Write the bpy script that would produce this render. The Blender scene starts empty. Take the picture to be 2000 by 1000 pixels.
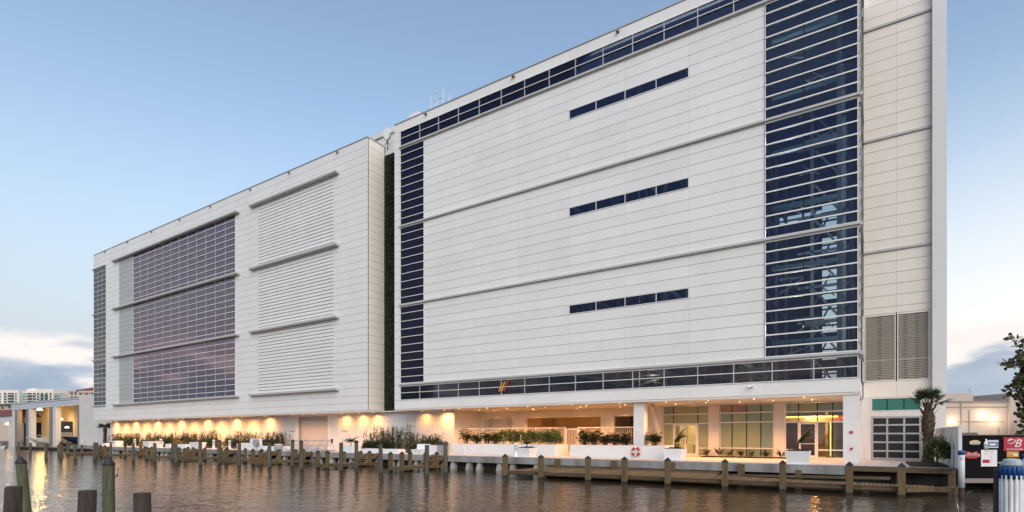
import bpy, math, random
from mathutils import Vector, Matrix
R = math.radians
scene = bpy.context.scene
col = scene.collection

# ------------------------------------------------------------------ camera
FOC, HOR = 1076.0, 851.0            # focal length and horizon line of the 2000 px wide photograph
cam_d = bpy.data.cameras.new('camera')
cam = bpy.data.objects.new('camera', cam_d)
col.objects.link(cam)
cam_d.sensor_width = 36.0
cam_d.lens = FOC / 2000.0 * 36.0
cam_d.shift_y = (HOR - 500.0) / 2000.0
cam_d.clip_start = 0.1
cam_d.clip_end = 5000.0
cam.location = (0, 0, 1.55)
cam.rotation_euler = (R(90), 0, math.atan2(0.5509, 0.8346))
scene.camera = cam

# ------------------------------------------------------------------ sky, sun, exposure
SUN_EL, SUN_AZ = 34.0, 130.0         # degrees; azimuth clockwise from +Y: soft light from behind the camera
world = bpy.data.worlds.new('World')
scene.world = world
world.use_nodes = True
wn, wl = world.node_tree.nodes, world.node_tree.links
wn.clear()
def W(t, **k):
    n = wn.new(t)
    for a, b in k.items(): setattr(n, a, b)
    return n
def wmath(op, a, b=None, clamp=False):
    n = W('ShaderNodeMath', operation=op, use_clamp=clamp)
    for i, v in enumerate((a, b)):
        if v is None: continue
        if isinstance(v, (int, float)): n.inputs[i].default_value = v
        else: wl.new(v, n.inputs[i])
    return n.outputs[0]
def wmix(fac, a, b, mode='MIX'):
    n = W('ShaderNodeMix', data_type='RGBA', blend_type=mode)
    for i, v in ((0, fac), (6, a), (7, b)):
        if isinstance(v, (int, float)): n.inputs[i].default_value = v
        elif isinstance(v, tuple): n.inputs[i].default_value = (*v, 1)
        else: wl.new(v, n.inputs[i])
    return n.outputs[2]
def wramp(x, lo, hi):
    n = W('ShaderNodeMapRange', interpolation_type='SMOOTHSTEP')
    wl.new(x, n.inputs[0]); n.inputs[1].default_value = lo; n.inputs[2].default_value = hi
    return n.outputs[0]
SKY_K = 0.12
sky = W('ShaderNodeTexSky', sky_type='NISHITA', sun_disc=False, sun_elevation=R(SUN_EL), sun_rotation=R(SUN_AZ))
sky.altitude = 0; sky.air_density = 1.0; sky.dust_density = 0.6; sky.ozone_density = 1.6
tc = W('ShaderNodeTexCoord')
sep = W('ShaderNodeSeparateXYZ'); wl.new(tc.outputs['Generated'], sep.inputs[0])
el = sep.outputs[2]
# thin high haze whitening the lower sky, warmer towards where the sun has gone down (+Y)
def C(r, g, b): return (r / SKY_K, g / SKY_K, b / SKY_K)
warm = wramp(sep.outputs[0], -0.45, 0.35)
haze_c = wmix(warm, C(0.43, 0.455, 0.48), C(0.86, 0.81, 0.74))
hz = wmath('MULTIPLY', wmath('SUBTRACT', 1.0, wramp(el, 0.06, 0.52)), 0.93)
blue = wmix(1.0, sky.outputs[0], (1.86, 1.68, 1.44), 'MULTIPLY')
base = wmix(hz, blue, haze_c)
# clouds low over the horizon
mp = W('ShaderNodeMapping'); mp.inputs['Scale'].default_value = (1.0, 1.0, 3.2)
wl.new(tc.outputs['Generated'], mp.inputs['Vector'])
n1 = W('ShaderNodeTexNoise'); n1.inputs['Scale'].default_value = 4.2; n1.inputs['Detail'].default_value = 7; n1.inputs['Roughness'].default_value = 0.52
wl.new(mp.outputs[0], n1.inputs['Vector'])
n2 = W('ShaderNodeTexNoise'); n2.inputs['Scale'].default_value = 11.0; n2.inputs['Detail'].default_value = 6
wl.new(mp.outputs[0], n2.inputs['Vector'])
puff = wmath('ADD', wmath('MULTIPLY', n1.outputs[0], 0.75), wmath('MULTIPLY', n2.outputs[0], 0.25))
el_j = wmath('ADD', el, wmath('MULTIPLY', wmath('SUBTRACT', puff, 0.5), 0.26))
el_j = wmath('SUBTRACT', el_j, wmath('MULTIPLY', warm, 0.045))
light_band = wmath('MULTIPLY', wmath('SUBTRACT', 1.0, wramp(el_j, 0.118, 0.155)), 0.9)
puff_c = wmix(wramp(n2.outputs[0], 0.42, 0.58), C(0.50, 0.50, 0.56), C(0.80, 0.74, 0.71))
c1 = wmix(light_band, base, wmix(warm, puff_c, C(0.80, 0.73, 0.69)))
dark_band = wmath('MULTIPLY', wmath('SUBTRACT', 1.0, wramp(el_j, 0.066, 0.094)), 0.85)
grey_c = wmix(n2.outputs[0], C(0.16, 0.24, 0.34), C(0.42, 0.50, 0.60))
c2 = wmix(dark_band, c1, grey_c)
low = wmath('MULTIPLY', wmath('SUBTRACT', 1.0, wramp(el, -0.02, 0.05)), 0.6)
c3 = wmix(low, c2, C(0.50, 0.58, 0.68))
bg = W('ShaderNodeBackground'); bg.inputs['Strength'].default_value = SKY_K
wl.new(c3, bg.inputs['Color'])
wo = W('ShaderNodeOutputWorld'); wl.new(bg.outputs[0], wo.inputs[0])

sun_d = bpy.data.lights.new('sun', 'SUN')
sun_d.energy = 1.5; sun_d.angle = R(70); sun_d.color = (1.0, 0.88, 0.76)  # broad lamp added as stand-in for skylight, the real sun being down
sun = bpy.data.objects.new('sun', sun_d); col.objects.link(sun)
_to = Vector((math.sin(R(SUN_AZ)) * math.cos(R(SUN_EL)), math.cos(R(SUN_AZ)) * math.cos(R(SUN_EL)), math.sin(R(SUN_EL))))
sun.rotation_euler = _to.to_track_quat('Z', 'Y').to_euler()

vs = scene.view_settings
scene.display_settings.display_device = 'sRGB'
vs.view_transform = 'Standard'; vs.look = 'None'; vs.gamma = 1.0; vs.exposure = 0.43; vs.use_curve_mapping = False
scene.render.engine = 'CYCLES'
cy = scene.cycles
cy.use_denoising = True
cy.max_bounces = 7; cy.diffuse_bounces = 3; cy.glossy_bounces = 3; cy.transmission_bounces = 4; cy.transparent_max_bounces = 12
cy.caustics_reflective = False; cy.caustics_refractive = False
cy.sample_clamp_indirect = 4.0

# ------------------------------------------------------------------ materials
M = {}
def mat(name, color, rough=0.6, metal=0.0, var=0.0, vscale=3.0, bump=0.0, bscale=30.0, stretch=(1, 1, 1), rnd=0.0, color2=None, spec=0.5, detail=5.0, bdist=0.02):
    """Principled material; optional noise between two colours (in metres), bump and per-object tint."""
    m = bpy.data.materials.new(name); m.use_nodes = True
    nt = m.node_tree; nd, lk = nt.nodes, nt.links
    p = nd['Principled BSDF']
    p.inputs['Roughness'].default_value = rough; p.inputs['Metallic'].default_value = metal
    p.inputs['Specular IOR Level'].default_value = spec
    p.inputs['Base Color'].default_value = (*color, 1)
    geo = nd.new('ShaderNodeNewGeometry')
    mapn = nd.new('ShaderNodeMapping'); mapn.inputs['Scale'].default_value = stretch
    lk.new(geo.outputs['Position'], mapn.inputs['Vector'])
    out = None
    if var > 0 or color2:
        nz = nd.new('ShaderNodeTexNoise'); nz.inputs['Scale'].default_value = vscale; nz.inputs['Detail'].default_value = detail
        nz.inputs['Roughness'].default_value = 0.62
        lk.new(mapn.outputs[0], nz.inputs['Vector'])
        mr = nd.new('ShaderNodeMapRange'); mr.inputs[1].default_value = 0.32; mr.inputs[2].default_value = 0.68
        lk.new(nz.outputs[0], mr.inputs[0])
        mx = nd.new('ShaderNodeMix'); mx.data_type = 'RGBA'
        c2 = color2 if color2 else tuple(c * (1 - var) for c in color)
        mx.inputs[6].default_value = (*color, 1); mx.inputs[7].default_value = (*c2, 1)
        lk.new(mr.outputs[0], mx.inputs[0])
        out = mx.outputs[2]
    if rnd > 0:
        oi = nd.new('ShaderNodeObjectInfo')
        hs = nd.new('ShaderNodeHueSaturation')
        mr2 = nd.new('ShaderNodeMapRange'); mr2.inputs[3].default_value = 1 - rnd; mr2.inputs[4].default_value = 1 + rnd
        lk.new(oi.outputs['Random'], mr2.inputs[0]); lk.new(mr2.outputs[0], hs.inputs['Value'])
        if out: lk.new(out, hs.inputs['Color'])
        else: hs.inputs['Color'].default_value = (*color, 1)
        out = hs.outputs[0]
    if out: lk.new(out, p.inputs['Base Color'])
    if bump > 0:
        bz = nd.new('ShaderNodeTexNoise'); bz.inputs['Scale'].default_value = bscale; bz.inputs['Detail'].default_value = 4
        lk.new(mapn.outputs[0], bz.inputs['Vector'])
        b = nd.new('ShaderNodeBump'); b.inputs['Strength'].default_value = bump; b.inputs['Distance'].default_value = bdist
        lk.new(bz.outputs[0], b.inputs['Height']); lk.new(b.outputs[0], p.inputs['Normal'])
    M[name] = m
    return m
def emis(name, color, strength):
    m = bpy.data.materials.new(name); m.use_nodes = True
    nd, lk = m.node_tree.nodes, m.node_tree.links
    p = nd['Principled BSDF']; p.inputs['Base Color'].default_value = (*color, 1)
    p.inputs['Emission Color'].default_value = (*color, 1); p.inputs['Emission Strength'].default_value = strength
    M[name] = m
def glass(name, tint, refl, base=0.04, ior=1.5, rough=0.0, wob=0.0, k=1.0):
    """Coated pane: tinted see-through plus mirror reflection growing with angle."""
    m = bpy.data.materials.new(name); m.use_nodes = True
    nd, lk = m.node_tree.nodes, m.node_tree.links
    nd.clear()
    t = nd.new('ShaderNodeBsdfTransparent'); t.inputs[0].default_value = (*tint, 1)
    g = nd.new('ShaderNodeBsdfGlossy'); g.inputs[0].default_value = (*refl, 1); g.inputs['Roughness'].default_value = rough
    fr = nd.new('ShaderNodeFresnel'); fr.inputs[0].default_value = ior
    ma = nd.new('ShaderNodeMath'); ma.operation = 'MULTIPLY_ADD'; ma.use_clamp = True
    lk.new(fr.outputs[0], ma.inputs[0]); ma.inputs[1].default_value = k; ma.inputs[2].default_value = base
    if wob > 0:
        geo = nd.new('ShaderNodeNewGeometry'); nz = nd.new('ShaderNodeTexNoise'); nz.inputs['Scale'].default_value = 0.9
        lk.new(geo.outputs['Position'], nz.inputs['Vector'])
        b = nd.new('ShaderNodeBump'); b.inputs['Strength'].default_value = wob; b.inputs['Distance'].default_value = 0.05
        lk.new(nz.outputs[0], b.inputs['Height']); lk.new(b.outputs[0], g.inputs['Normal'])
    mx = nd.new('ShaderNodeMixShader'); lk.new(ma.outputs[0], mx.inputs[0]); lk.new(t.outputs[0], mx.inputs[1]); lk.new(g.outputs[0], mx.inputs[2])
    o = nd.new('ShaderNodeOutputMaterial'); lk.new(mx.outputs[0], o.inputs[0])
    M[name] = m

mat('panel_white', (0.815, 0.81, 0.785), 0.45, var=0.06, vscale=0.45, rnd=0.03, bump=0.05, bscale=60, stretch=(1, 1, 0.4))
mat('joint_grey', (0.30, 0.30, 0.295), 0.8)
mat('cream_warm_lit', (0.85, 0.805, 0.73), 0.5, var=0.03, vscale=0.6, rnd=0.02, bump=0.05, bscale=60)  # white cladding with the warm evening light put into its colour
mat('louver_olive', (0.64, 0.615, 0.55), 0.5, var=0.05, vscale=1)
mat('fin_grey', (0.70, 0.71, 0.72), 0.5, var=0.04, vscale=0.5)
mat('panel_grey', (0.42, 0.45, 0.44), 0.5, var=0.05, vscale=0.6, rnd=0.02)
mat('ledge_grey', (0.52, 0.52, 0.51), 0.45, var=0.08, vscale=1.2)
mat('alu_white', (0.80, 0.80, 0.79), 0.35)
mat('alu_grey', (0.46, 0.47, 0.48), 0.4, metal=0.3)
mat('dark_frame', (0.02, 0.02, 0.022), 0.6, spec=0.2)
mat('white_paint', (0.78, 0.77, 0.75), 0.6, var=0.05, vscale=1.5)
mat('stucco', (0.78, 0.76, 0.73), 0.85, var=0.06, vscale=0.8, bump=0.15, bscale=40)
mat('bolt_wall', (0.77, 0.76, 0.75), 0.8, var=0.10, vscale=0.9, bump=0.1, bscale=25)
mat('tie_hole', (0.25, 0.24, 0.23), 0.9)
mat('soffit', (0.74, 0.70, 0.65), 0.8, var=0.04, vscale=1)
mat('shutter', (0.60, 0.53, 0.47), 0.6, bump=0.6, bscale=14, stretch=(0.02, 0.02, 1))
mat('shutter_box', (0.36, 0.35, 0.33), 0.6)
mat('concrete', (0.33, 0.33, 0.325), 0.9, color2=(0.17, 0.168, 0.16), vscale=1.1, bump=0.3, bscale=18, stretch=(1, 1, 0.35))
mat('concrete_pile', (0.46, 0.45, 0.42), 0.9, color2=(0.20, 0.19, 0.16), vscale=2.2, bump=0.4, bscale=14, stretch=(1, 1, 0.3))
mat('sea_wall_shade', (0.040, 0.038, 0.034), 0.95, color2=(0.015, 0.015, 0.013), vscale=1.2, spec=0.1)  # shade of the void under the cap put into this dark colour
mat('paving', (0.56, 0.52, 0.49), 0.8, var=0.12, vscale=0.9, bump=0.1, bscale=30, rnd=0.03)
mat('ground', (0.22, 0.21, 0.19), 0.95, var=0.2, vscale=0.3)
mat('soil', (0.035, 0.025, 0.018), 1.0, bump=1.0, bscale=20, bdist=0.05)
mat('wood_deck', (0.215, 0.135, 0.060), 0.85, color2=(0.11, 0.072, 0.036), vscale=3.0, bump=0.4, bscale=24, stretch=(6, 0.8, 6), rnd=0.26)
mat('wood_beam', (0.155, 0.108, 0.058), 0.85, color2=(0.07, 0.05, 0.028), vscale=2.5, bump=0.4, bscale=20, stretch=(0.6, 4, 5), rnd=0.12)
mat('wood_post', (0.185, 0.125, 0.056), 0.85, color2=(0.08, 0.06, 0.032), vscale=2.6, bump=0.4, bscale=16, stretch=(4, 4, 0.5), rnd=0.14)
mat('pile_grey', (0.125, 0.115, 0.08), 0.9, color2=(0.055, 0.052, 0.036), vscale=3.0, bump=0.6, bscale=14, stretch=(4, 4, 0.4), rnd=0.15)
mat('pile_green', (0.115, 0.125, 0.065), 0.85, color2=(0.055, 0.062, 0.034), vscale=3.4, bump=0.8, bscale=14, stretch=(5, 5, 0.45), detail=8)
mat('pile_wet', (0.022, 0.02, 0.016), 0.35)
mat('stub_wood', (0.10, 0.075, 0.065), 0.95, color2=(0.028, 0.02, 0.017), vscale=6.0, bump=1.0, bscale=22, stretch=(5, 5, 0.28), detail=9, bdist=0.03)
mat('cap_black', (0.018, 0.018, 0.02), 0.5)
mat('leaf_green', (0.060, 0.098, 0.022), 0.5, color2=(0.13, 0.15, 0.03), vscale=6, rnd=0.2)
mat('leaf_dark', (0.022, 0.040, 0.018), 0.55, color2=(0.045, 0.06, 0.022), vscale=6, rnd=0.2)
mat('leaf_reed', (0.026, 0.040, 0.016), 0.65, color2=(0.05, 0.066, 0.024), vscale=8, rnd=0.25)
mat('leaf_fan_lit', (0.055, 0.072, 0.022), 0.5, color2=(0.13, 0.11, 0.035), vscale=6, rnd=0.2)  # warm lamplight on the palms mixed into the leaf colour
mat('leaf_sea', (0.036, 0.062, 0.018), 0.45, color2=(0.085, 0.062, 0.018), vscale=2.5)
mat('leaf_croton', (0.034, 0.042, 0.018), 0.5, color2=(0.075, 0.075, 0.028), vscale=9, rnd=0.25)
mat('leaf_yellow', (0.17, 0.16, 0.02), 0.5)
mat('green_wall', (0.022, 0.040, 0.012), 0.7, color2=(0.05, 0.062, 0.02), vscale=5)
mat('green_back', (0.012, 0.018, 0.008), 0.9)
mat('bark', (0.10, 0.065, 0.04), 0.95, color2=(0.05, 0.034, 0.022), vscale=8, bump=0.8, bscale=18)
mat('bark_lit', (0.20, 0.11, 0.05), 0.95, color2=(0.09, 0.055, 0.03), vscale=8, bump=0.8, bscale=18)  # copy of bark with warm light put into its colour
mat('stem', (0.05, 0.055, 0.02), 0.8)
mat('planter_white', (0.80, 0.80, 0.80), 0.35, var=0.03, vscale=2, rnd=0.02)
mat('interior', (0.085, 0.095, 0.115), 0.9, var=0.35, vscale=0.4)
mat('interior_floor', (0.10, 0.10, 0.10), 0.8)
mat('rack_steel', (0.24, 0.27, 0.30), 0.5, metal=0.2)
mat('teal_reflection', (0.20, 0.36, 0.42), 0.5)
mat('interior_tan', (0.50, 0.40, 0.28), 0.85, var=0.1, vscale=0.6)
mat('interior_dark', (0.045, 0.037, 0.03), 0.9)
mat('lobby_wall', (0.26, 0.17, 0.085), 0.8, var=0.2, vscale=0.8)
mat('red_paint', (0.42, 0.02, 0.02), 0.4)
mat('red_sign', (0.40, 0.008, 0.04), 0.45)
mat('white_sign', (0.72, 0.70, 0.72), 0.5)
mat('pink_sign', (0.55, 0.38, 0.40), 0.5, var=0.3, vscale=4)
mat('blue_sign', (0.14, 0.18, 0.30), 0.4)
mat('orange_sign', (0.55, 0.24, 0.02), 0.5)
mat('cream_sign', (0.55, 0.42, 0.25), 0.5)
mat('black_wall', (0.008, 0.007, 0.008), 0.9, spec=0.1)
mat('blue_cap', (0.006, 0.06, 0.22), 0.4)
mat('pvc_white', (0.70, 0.71, 0.72), 0.4, color2=(0.50, 0.51, 0.50), vscale=4, stretch=(1, 1, 0.3))
mat('fence_white', (0.70, 0.74, 0.76), 0.5, var=0.06, vscale=1.2)
mat('rest_wall', (0.46, 0.40, 0.36), 0.9, var=0.08, vscale=0.6)
mat('rest_trim', (0.24, 0.205, 0.19), 0.8)
mat('shed_fascia', (0.56, 0.60, 0.66), 0.5, var=0.05, vscale=1)
mat('shed_white', (0.66, 0.65, 0.62), 0.8, var=0.1, vscale=0.4)
mat('shed_col', (0.22, 0.215, 0.21), 0.6, var=0.2, vscale=1)
mat('shed_in', (0.62, 0.50, 0.34), 0.85, var=0.06, vscale=0.6)
mat('shed_hole', (0.05, 0.038, 0.025), 0.9)
mat('boat_white', (0.66, 0.64, 0.60), 0.3)
mat('boat_deck', (0.60, 0.52, 0.42), 0.5)
mat('boat_blue', (0.012, 0.030, 0.065), 0.25)
mat('boat_dark', (0.03, 0.027, 0.024), 0.4)
mat('condo_white', (0.72, 0.68, 0.62), 0.8, var=0.04, vscale=0.1)
mat('condo_teal', (0.16, 0.33, 0.31), 0.3, rnd=0.2)
mat('condo_dark', (0.09, 0.08, 0.075), 0.5, rnd=0.3)
mat('condo_rail', (0.48, 0.52, 0.50), 0.5)
mat('beige_wall', (0.50, 0.42, 0.35), 0.85)
mat('roof_red', (0.17, 0.035, 0.03), 0.8)
mat('roof_grey', (0.13, 0.12, 0.12), 0.8)
mat('steel_galv', (0.42, 0.41, 0.40), 0.5, metal=0.4)
mat('gate_white', (0.80, 0.78, 0.75), 0.4)
mat('plastic_clear', (0.35, 0.42, 0.44), 0.25)
mat('dark_metal', (0.05, 0.05, 0.055), 0.5)
mat('tarp', (0.35, 0.35, 0.36), 0.7, bump=0.6, bscale=4, bdist=0.1)
emis('lamp_warm', (1.0, 0.72, 0.38), 5.0)
emis('lamp_white', (1.0, 0.84, 0.55), 6.0)
emis('lamp_cool', (0.95, 1.0, 0.95), 12.0)
emis('cove_glow', (1.0, 0.60, 0.14), 2.2)
emis('strip_glow', (1.0, 0.86, 0.62), 1.1)
emis('exit_red', (1.0, 0.05, 0.02), 1.3)
emis('window_lit', (1.0, 0.55, 0.10), 0.9)
emis('room_wall_glow', (0.9, 0.62, 0.28), 0.35)
emis('led_white', (1.0, 0.95, 0.90), 1.0)
emis('logo_yellow', (0.55, 0.30, 0.04), 0.05)
emis('logo_red', (0.5, 0.05, 0.03), 0.1)
glass('glass_navy', (0.68, 0.75, 0.76), (0.20, 0.22, 0.40), base=0.03, wob=0.03)
glass('glass_violet', (0.66, 0.70, 0.74), (0.30, 0.29, 0.44), base=0.05, wob=0.04)
glass('glass_low', (0.66, 0.68, 0.68), (0.40, 0.38, 0.45), base=0.03, wob=0.03)
glass('glass_mauve_sky', (0.62, 0.58, 0.60), (0.84, 0.66, 0.76), base=0.17, wob=0.05)  # pink of the reflected sky put into the reflection tint
glass('glass_corner', (0.92, 0.96, 0.96), (0.70, 0.76, 0.80), base=0.05, wob=0.03)
glass('glass_clear', (0.80, 0.84, 0.78), (0.9, 0.95, 0.9), base=0.02)
glass('glass_bronze', (0.50, 0.40, 0.30), (0.8, 0.8, 0.8), base=0.03)
# frosted panes of the shop front and the green transom
def frosted(name, c, em):
    mat(name, c, 0.25, var=0.12, vscale=0.7)
frosted('frost_green', (0.30, 0.36, 0.24), 0)
frosted('frost_teal', (0.20, 0.30, 0.26), 0)
frosted('frost_grey', (0.27, 0.20, 0.19), 0)
frosted('pane_green', (0.035, 0.20, 0.15), 0)
frosted('pane_dark', (0.022, 0.018, 0.018), 0)

# water: dark tannin water with small wind ripples
wm = bpy.data.materials.new('water'); wm.use_nodes = True; M['water'] = wm
nd, lk = wm.node_tree.nodes, wm.node_tree.links
p = nd['Principled BSDF']
p.inputs['Base Color'].default_value = (0.030, 0.020, 0.010, 1); p.inputs['Roughness'].default_value = 0.06; p.inputs['IOR'].default_value = 1.40
geo = nd.new('ShaderNodeNewGeometry')
def noise_at(scale, detail, rot, st):
    mpn = nd.new('ShaderNodeMapping'); mpn.inputs['Rotation'].default_value = (0, 0, R(rot)); mpn.inputs['Scale'].default_value = st
    lk.new(geo.outputs['Position'], mpn.inputs['Vector'])
    z = nd.new('ShaderNodeTexNoise'); z.inputs['Scale'].default_value = scale; z.inputs['Detail'].default_value = detail; z.inputs['Roughness'].default_value = 0.55
    z.inputs['Distortion'].default_value = 0.35
    lk.new(mpn.outputs[0], z.inputs['Vector'])
    return z.outputs[0]
def nmath(op, a, b):
    n = nd.new('ShaderNodeMath'); n.operation = op
    for i, v in enumerate((a, b)):
        if isinstance(v, (int, float)): n.inputs[i].default_value = v
        else: lk.new(v, n.inputs[i])
    return n.outputs[0]
h = nmath('ADD', nmath('MULTIPLY', noise_at(0.5, 2, 20, (1, 1, 1)), 0.75), nmath('MULTIPLY', noise_at(1.7, 3, -35, (0.8, 1.7, 1)), 0.62))
h = nmath('ADD', h, nmath('MULTIPLY', noise_at(5.0, 2, 33, (0.6, 1.9, 1)), 0.12))
bp = nd.new('ShaderNodeBump'); bp.inputs['Strength'].default_value = 0.25; bp.inputs['Distance'].default_value = 0.22
lk.new(h, bp.inputs['Height']); lk.new(bp.outputs[0], p.inputs['Normal'])

# ------------------------------------------------------------------ mesh helpers
OFF = {}                      # world position of each thing's Empty: parts are built in world metres
ROOT = {}
def off_of(parent):
    while parent is not None:
        if parent.name in OFF: return OFF[parent.name]
        parent = parent.parent
    return Vector((0, 0, 0))
class MB:
    def __init__(s): s.v = []; s.f = []
    def add(s, vs, fs):
        n = len(s.v); s.v += [tuple(v) for v in vs]; s.f += [tuple(i + n for i in f) for f in fs]; return s
    def box(s, x0, x1, y0, y1, z0, z1):
        return s.add([(x0, y0, z0), (x1, y0, z0), (x1, y1, z0), (x0, y1, z0), (x0, y0, z1), (x1, y0, z1), (x1, y1, z1), (x0, y1, z1)],
                     [(0, 3, 2, 1), (4, 5, 6, 7), (0, 1, 5, 4), (1, 2, 6, 5), (2, 3, 7, 6), (3, 0, 4, 7)])
    def hexa(s, p):           # eight corners, bottom ring then top ring
        return s.add(p, [(0, 3, 2, 1), (4, 5, 6, 7), (0, 1, 5, 4), (1, 2, 6, 5), (2, 3, 7, 6), (3, 0, 4, 7)])
    def frustum(s, cx, cy, z0, z1, w0, d0, w1, d1):
        return s.hexa([(cx - w0, cy - d0, z0), (cx + w0, cy - d0, z0), (cx + w0, cy + d0, z0), (cx - w0, cy + d0, z0),
                       (cx - w1, cy - d1, z1), (cx + w1, cy - d1, z1), (cx + w1, cy + d1, z1), (cx - w1, cy + d1, z1)])
    def lathe(s, cx, cy, prof, n=12, tilt=(0, 0), jit=0, rng=None):
        z_0 = prof[0][1]; rings = []
        for r, z in prof:
            ring = []
            for i in range(n):
                a = 2 * math.pi * i / n; rr = r * (1 + (rng.uniform(-jit, jit) if rng else 0))
                ring.append((cx + rr * math.cos(a) + tilt[0] * (z - z_0), cy + rr * math.sin(a) + tilt[1] * (z - z_0), z))
            rings.append(ring)
        vs = [v for r in rings for v in r]; fs = []
        for k in range(len(rings) - 1):
            for i in range(n):
                j = (i + 1) % n
                fs.append((k * n + i, k * n + j, (k + 1) * n + j, (k + 1) * n + i))
        fs.append(tuple(range(n - 1, -1, -1))); fs.append(tuple((len(rings) - 1) * n + i for i in range(n)))
        return s.add(vs, fs)
    def bar(s, a, b, w, h=None, up=(0, 0, 1)):
        a, b = Vector(a), Vector(b); h = h or w
        d = (b - a).normalized(); u = Vector(up)
        if abs(d.dot(u)) > 0.98: u = Vector((0, 1, 0))
        x = d.cross(u).normalized() * (w / 2); y = x.cross(d).normalized() * (h / 2)
        return s.hexa([a - x - y, a + x - y, a + x + y, a - x + y, b - x - y, b + x - y, b + x + y, b - x + y])
    def tube(s, pts, r0, r1=None, n=5):
        r1 = r0 if r1 is None else r1
        pts = [Vector(p) for p in pts]; rings = []
        for i, p in enumerate(pts):
            d = (pts[min(i + 1, len(pts) - 1)] - pts[max(i - 1, 0)]).normalized()
            u = Vector((0, 0, 1)) if abs(d.z) < 0.9 else Vector((1, 0, 0))
            x = d.cross(u).normalized(); y = x.cross(d)
            r = r0 + (r1 - r0) * i / max(1, len(pts) - 1)
            rings.append([p + x * r * math.cos(2 * math.pi * k / n) + y * r * math.sin(2 * math.pi * k / n) for k in range(n)])
        vs = [v for r in rings for v in r]; fs = []
        for k in range(len(rings) - 1):
            for i in range(n): fs.append((k * n + i, k * n + (i + 1) % n, (k + 1) * n + (i + 1) % n, (k + 1) * n + i))
        fs.append(tuple(range(n - 1, -1, -1))); fs.append(tuple((len(rings) - 1) * n + i for i in range(n)))
        return s.add(vs, fs)
    def leaf(s, base, d, up, l, w, droop=0.0):     # pointed blade, folded along its rib
        b = Vector(base); d = Vector(d).normalized(); sd = d.cross(Vector(up))
        if sd.length < 1e-3: sd = Vector((1, 0, 0))
        sd = sd.normalized() * w / 2; n = sd.cross(d).normalized()
        m1 = b + d * l * 0.45 + n * 0.12 * w - Vector((0, 0, droop * l * 0.3)); tip = b + d * l - Vector((0, 0, droop * l))
        return s.add([b, m1 + sd - n * 0.2 * w, m1, m1 - sd - n * 0.2 * w, tip], [(0, 1, 2), (0, 2, 3), (1, 4, 2), (2, 4, 3)])
    def disc_leaf(s, c, n, r, rng):                # rounded leaf
        n = Vector(n).normalized(); u = n.cross(Vector((0.3, 0.2, 1))).normalized(); w = n.cross(u)
        a0 = rng.uniform(0, 6.28)
        return s.add([Vector(c) + (u * math.cos(a0 + k * 1.047) + w * math.sin(a0 + k * 1.047)) * r * (1.0 if k % 3 else 1.25) for k in range(6)], [(0, 1, 2, 3), (0, 3, 4, 5)])
    def build(s, name, material, parent=None, smooth=False):
        o3 = off_of(parent)
        me = bpy.data.meshes.new(name); me.from_pydata([(v[0] - o3.x, v[1] - o3.y, v[2] - o3.z) for v in s.v], [], s.f)
        if smooth: me.polygons.foreach_set('use_smooth', [True] * len(me.polygons))
        me.materials.append(M[material]); me.update()
        o = bpy.data.objects.new(name, me); col.objects.link(o); o.parent = parent
        return o
def thing(name, label, cat, loc=(0, 0, 0), group=None, rz=0.0):
    o = bpy.data.objects.new(name, None); col.objects.link(o); o.location = loc; o.rotation_euler[2] = rz
    o.empty_display_size = 0.3
    o['label'] = label; o['category'] = cat
    if group: o['group'] = group
    OFF[o.name] = Vector(loc) if rz == 0.0 else Vector((0, 0, 0))
    return o
def tag(o, label, cat, group=None):
    o['label'] = label; o['category'] = cat
    if group: o['group'] = group
    return o
def structure(o): o['kind'] = 'structure'; return o
UNIT = {}
def piece(name, material, x0, x1, y0, y1, z0, z1, parent):
    """A block with its own object; alike blocks share one unit mesh."""
    if material not in UNIT:
        me = bpy.data.meshes.new('block'); b = MB().box(-.5, .5, -.5, .5, -.5, .5); me.from_pydata(b.v, [], b.f); me.materials.append(M[material]); UNIT[material] = me
    o = bpy.data.objects.new(name, UNIT[material]); col.objects.link(o); o.parent = parent
    o3 = off_of(parent)
    o.location = ((x0 + x1) / 2 - o3.x, (y0 + y1) / 2 - o3.y, (z0 + z1) / 2 - o3.z); o.scale = (x1 - x0, y1 - y0, z1 - z0)
    return o
def copy_tree(o, loc, rz=None, scale=None, label=None, parent=None):
    c = o.copy(); col.objects.link(c); c.parent = parent
    if parent is None:
        c.location = loc
        if rz is not None: c.rotation_euler[2] = rz
        if scale is not None: c.scale = (scale,) * 3 if isinstance(scale, (int, float)) else scale
        if label: c['label'] = label
        OFF[c.name] = Vector(loc)
    for ch in o.children: copy_tree(ch, None, parent=c)
    return c
def spot(name, loc, energy, color, size, blend, parent=None, tgt=(0, 0, -1), rad=0.06):
    l = bpy.data.lights.new(name, 'SPOT'); l.energy = energy; l.color = color; l.spot_size = R(size); l.spot_blend = blend; l.shadow_soft_size = rad
    o = bpy.data.objects.new(name, l); col.objects.link(o); o.parent = parent
    o.location = Vector(loc) - off_of(parent); o.rotation_euler = Vector(tgt).to_track_quat('-Z', 'Y').to_euler()
    return o
def point(name, loc, energy, color, rad=0.15, parent=None):
    l = bpy.data.lights.new(name, 'POINT'); l.energy = energy; l.color = color; l.shadow_soft_size = rad
    o = bpy.data.objects.new(name, l); col.objects.link(o); o.parent = parent; o.location = Vector(loc) - off_of(parent)
    return o
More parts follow.
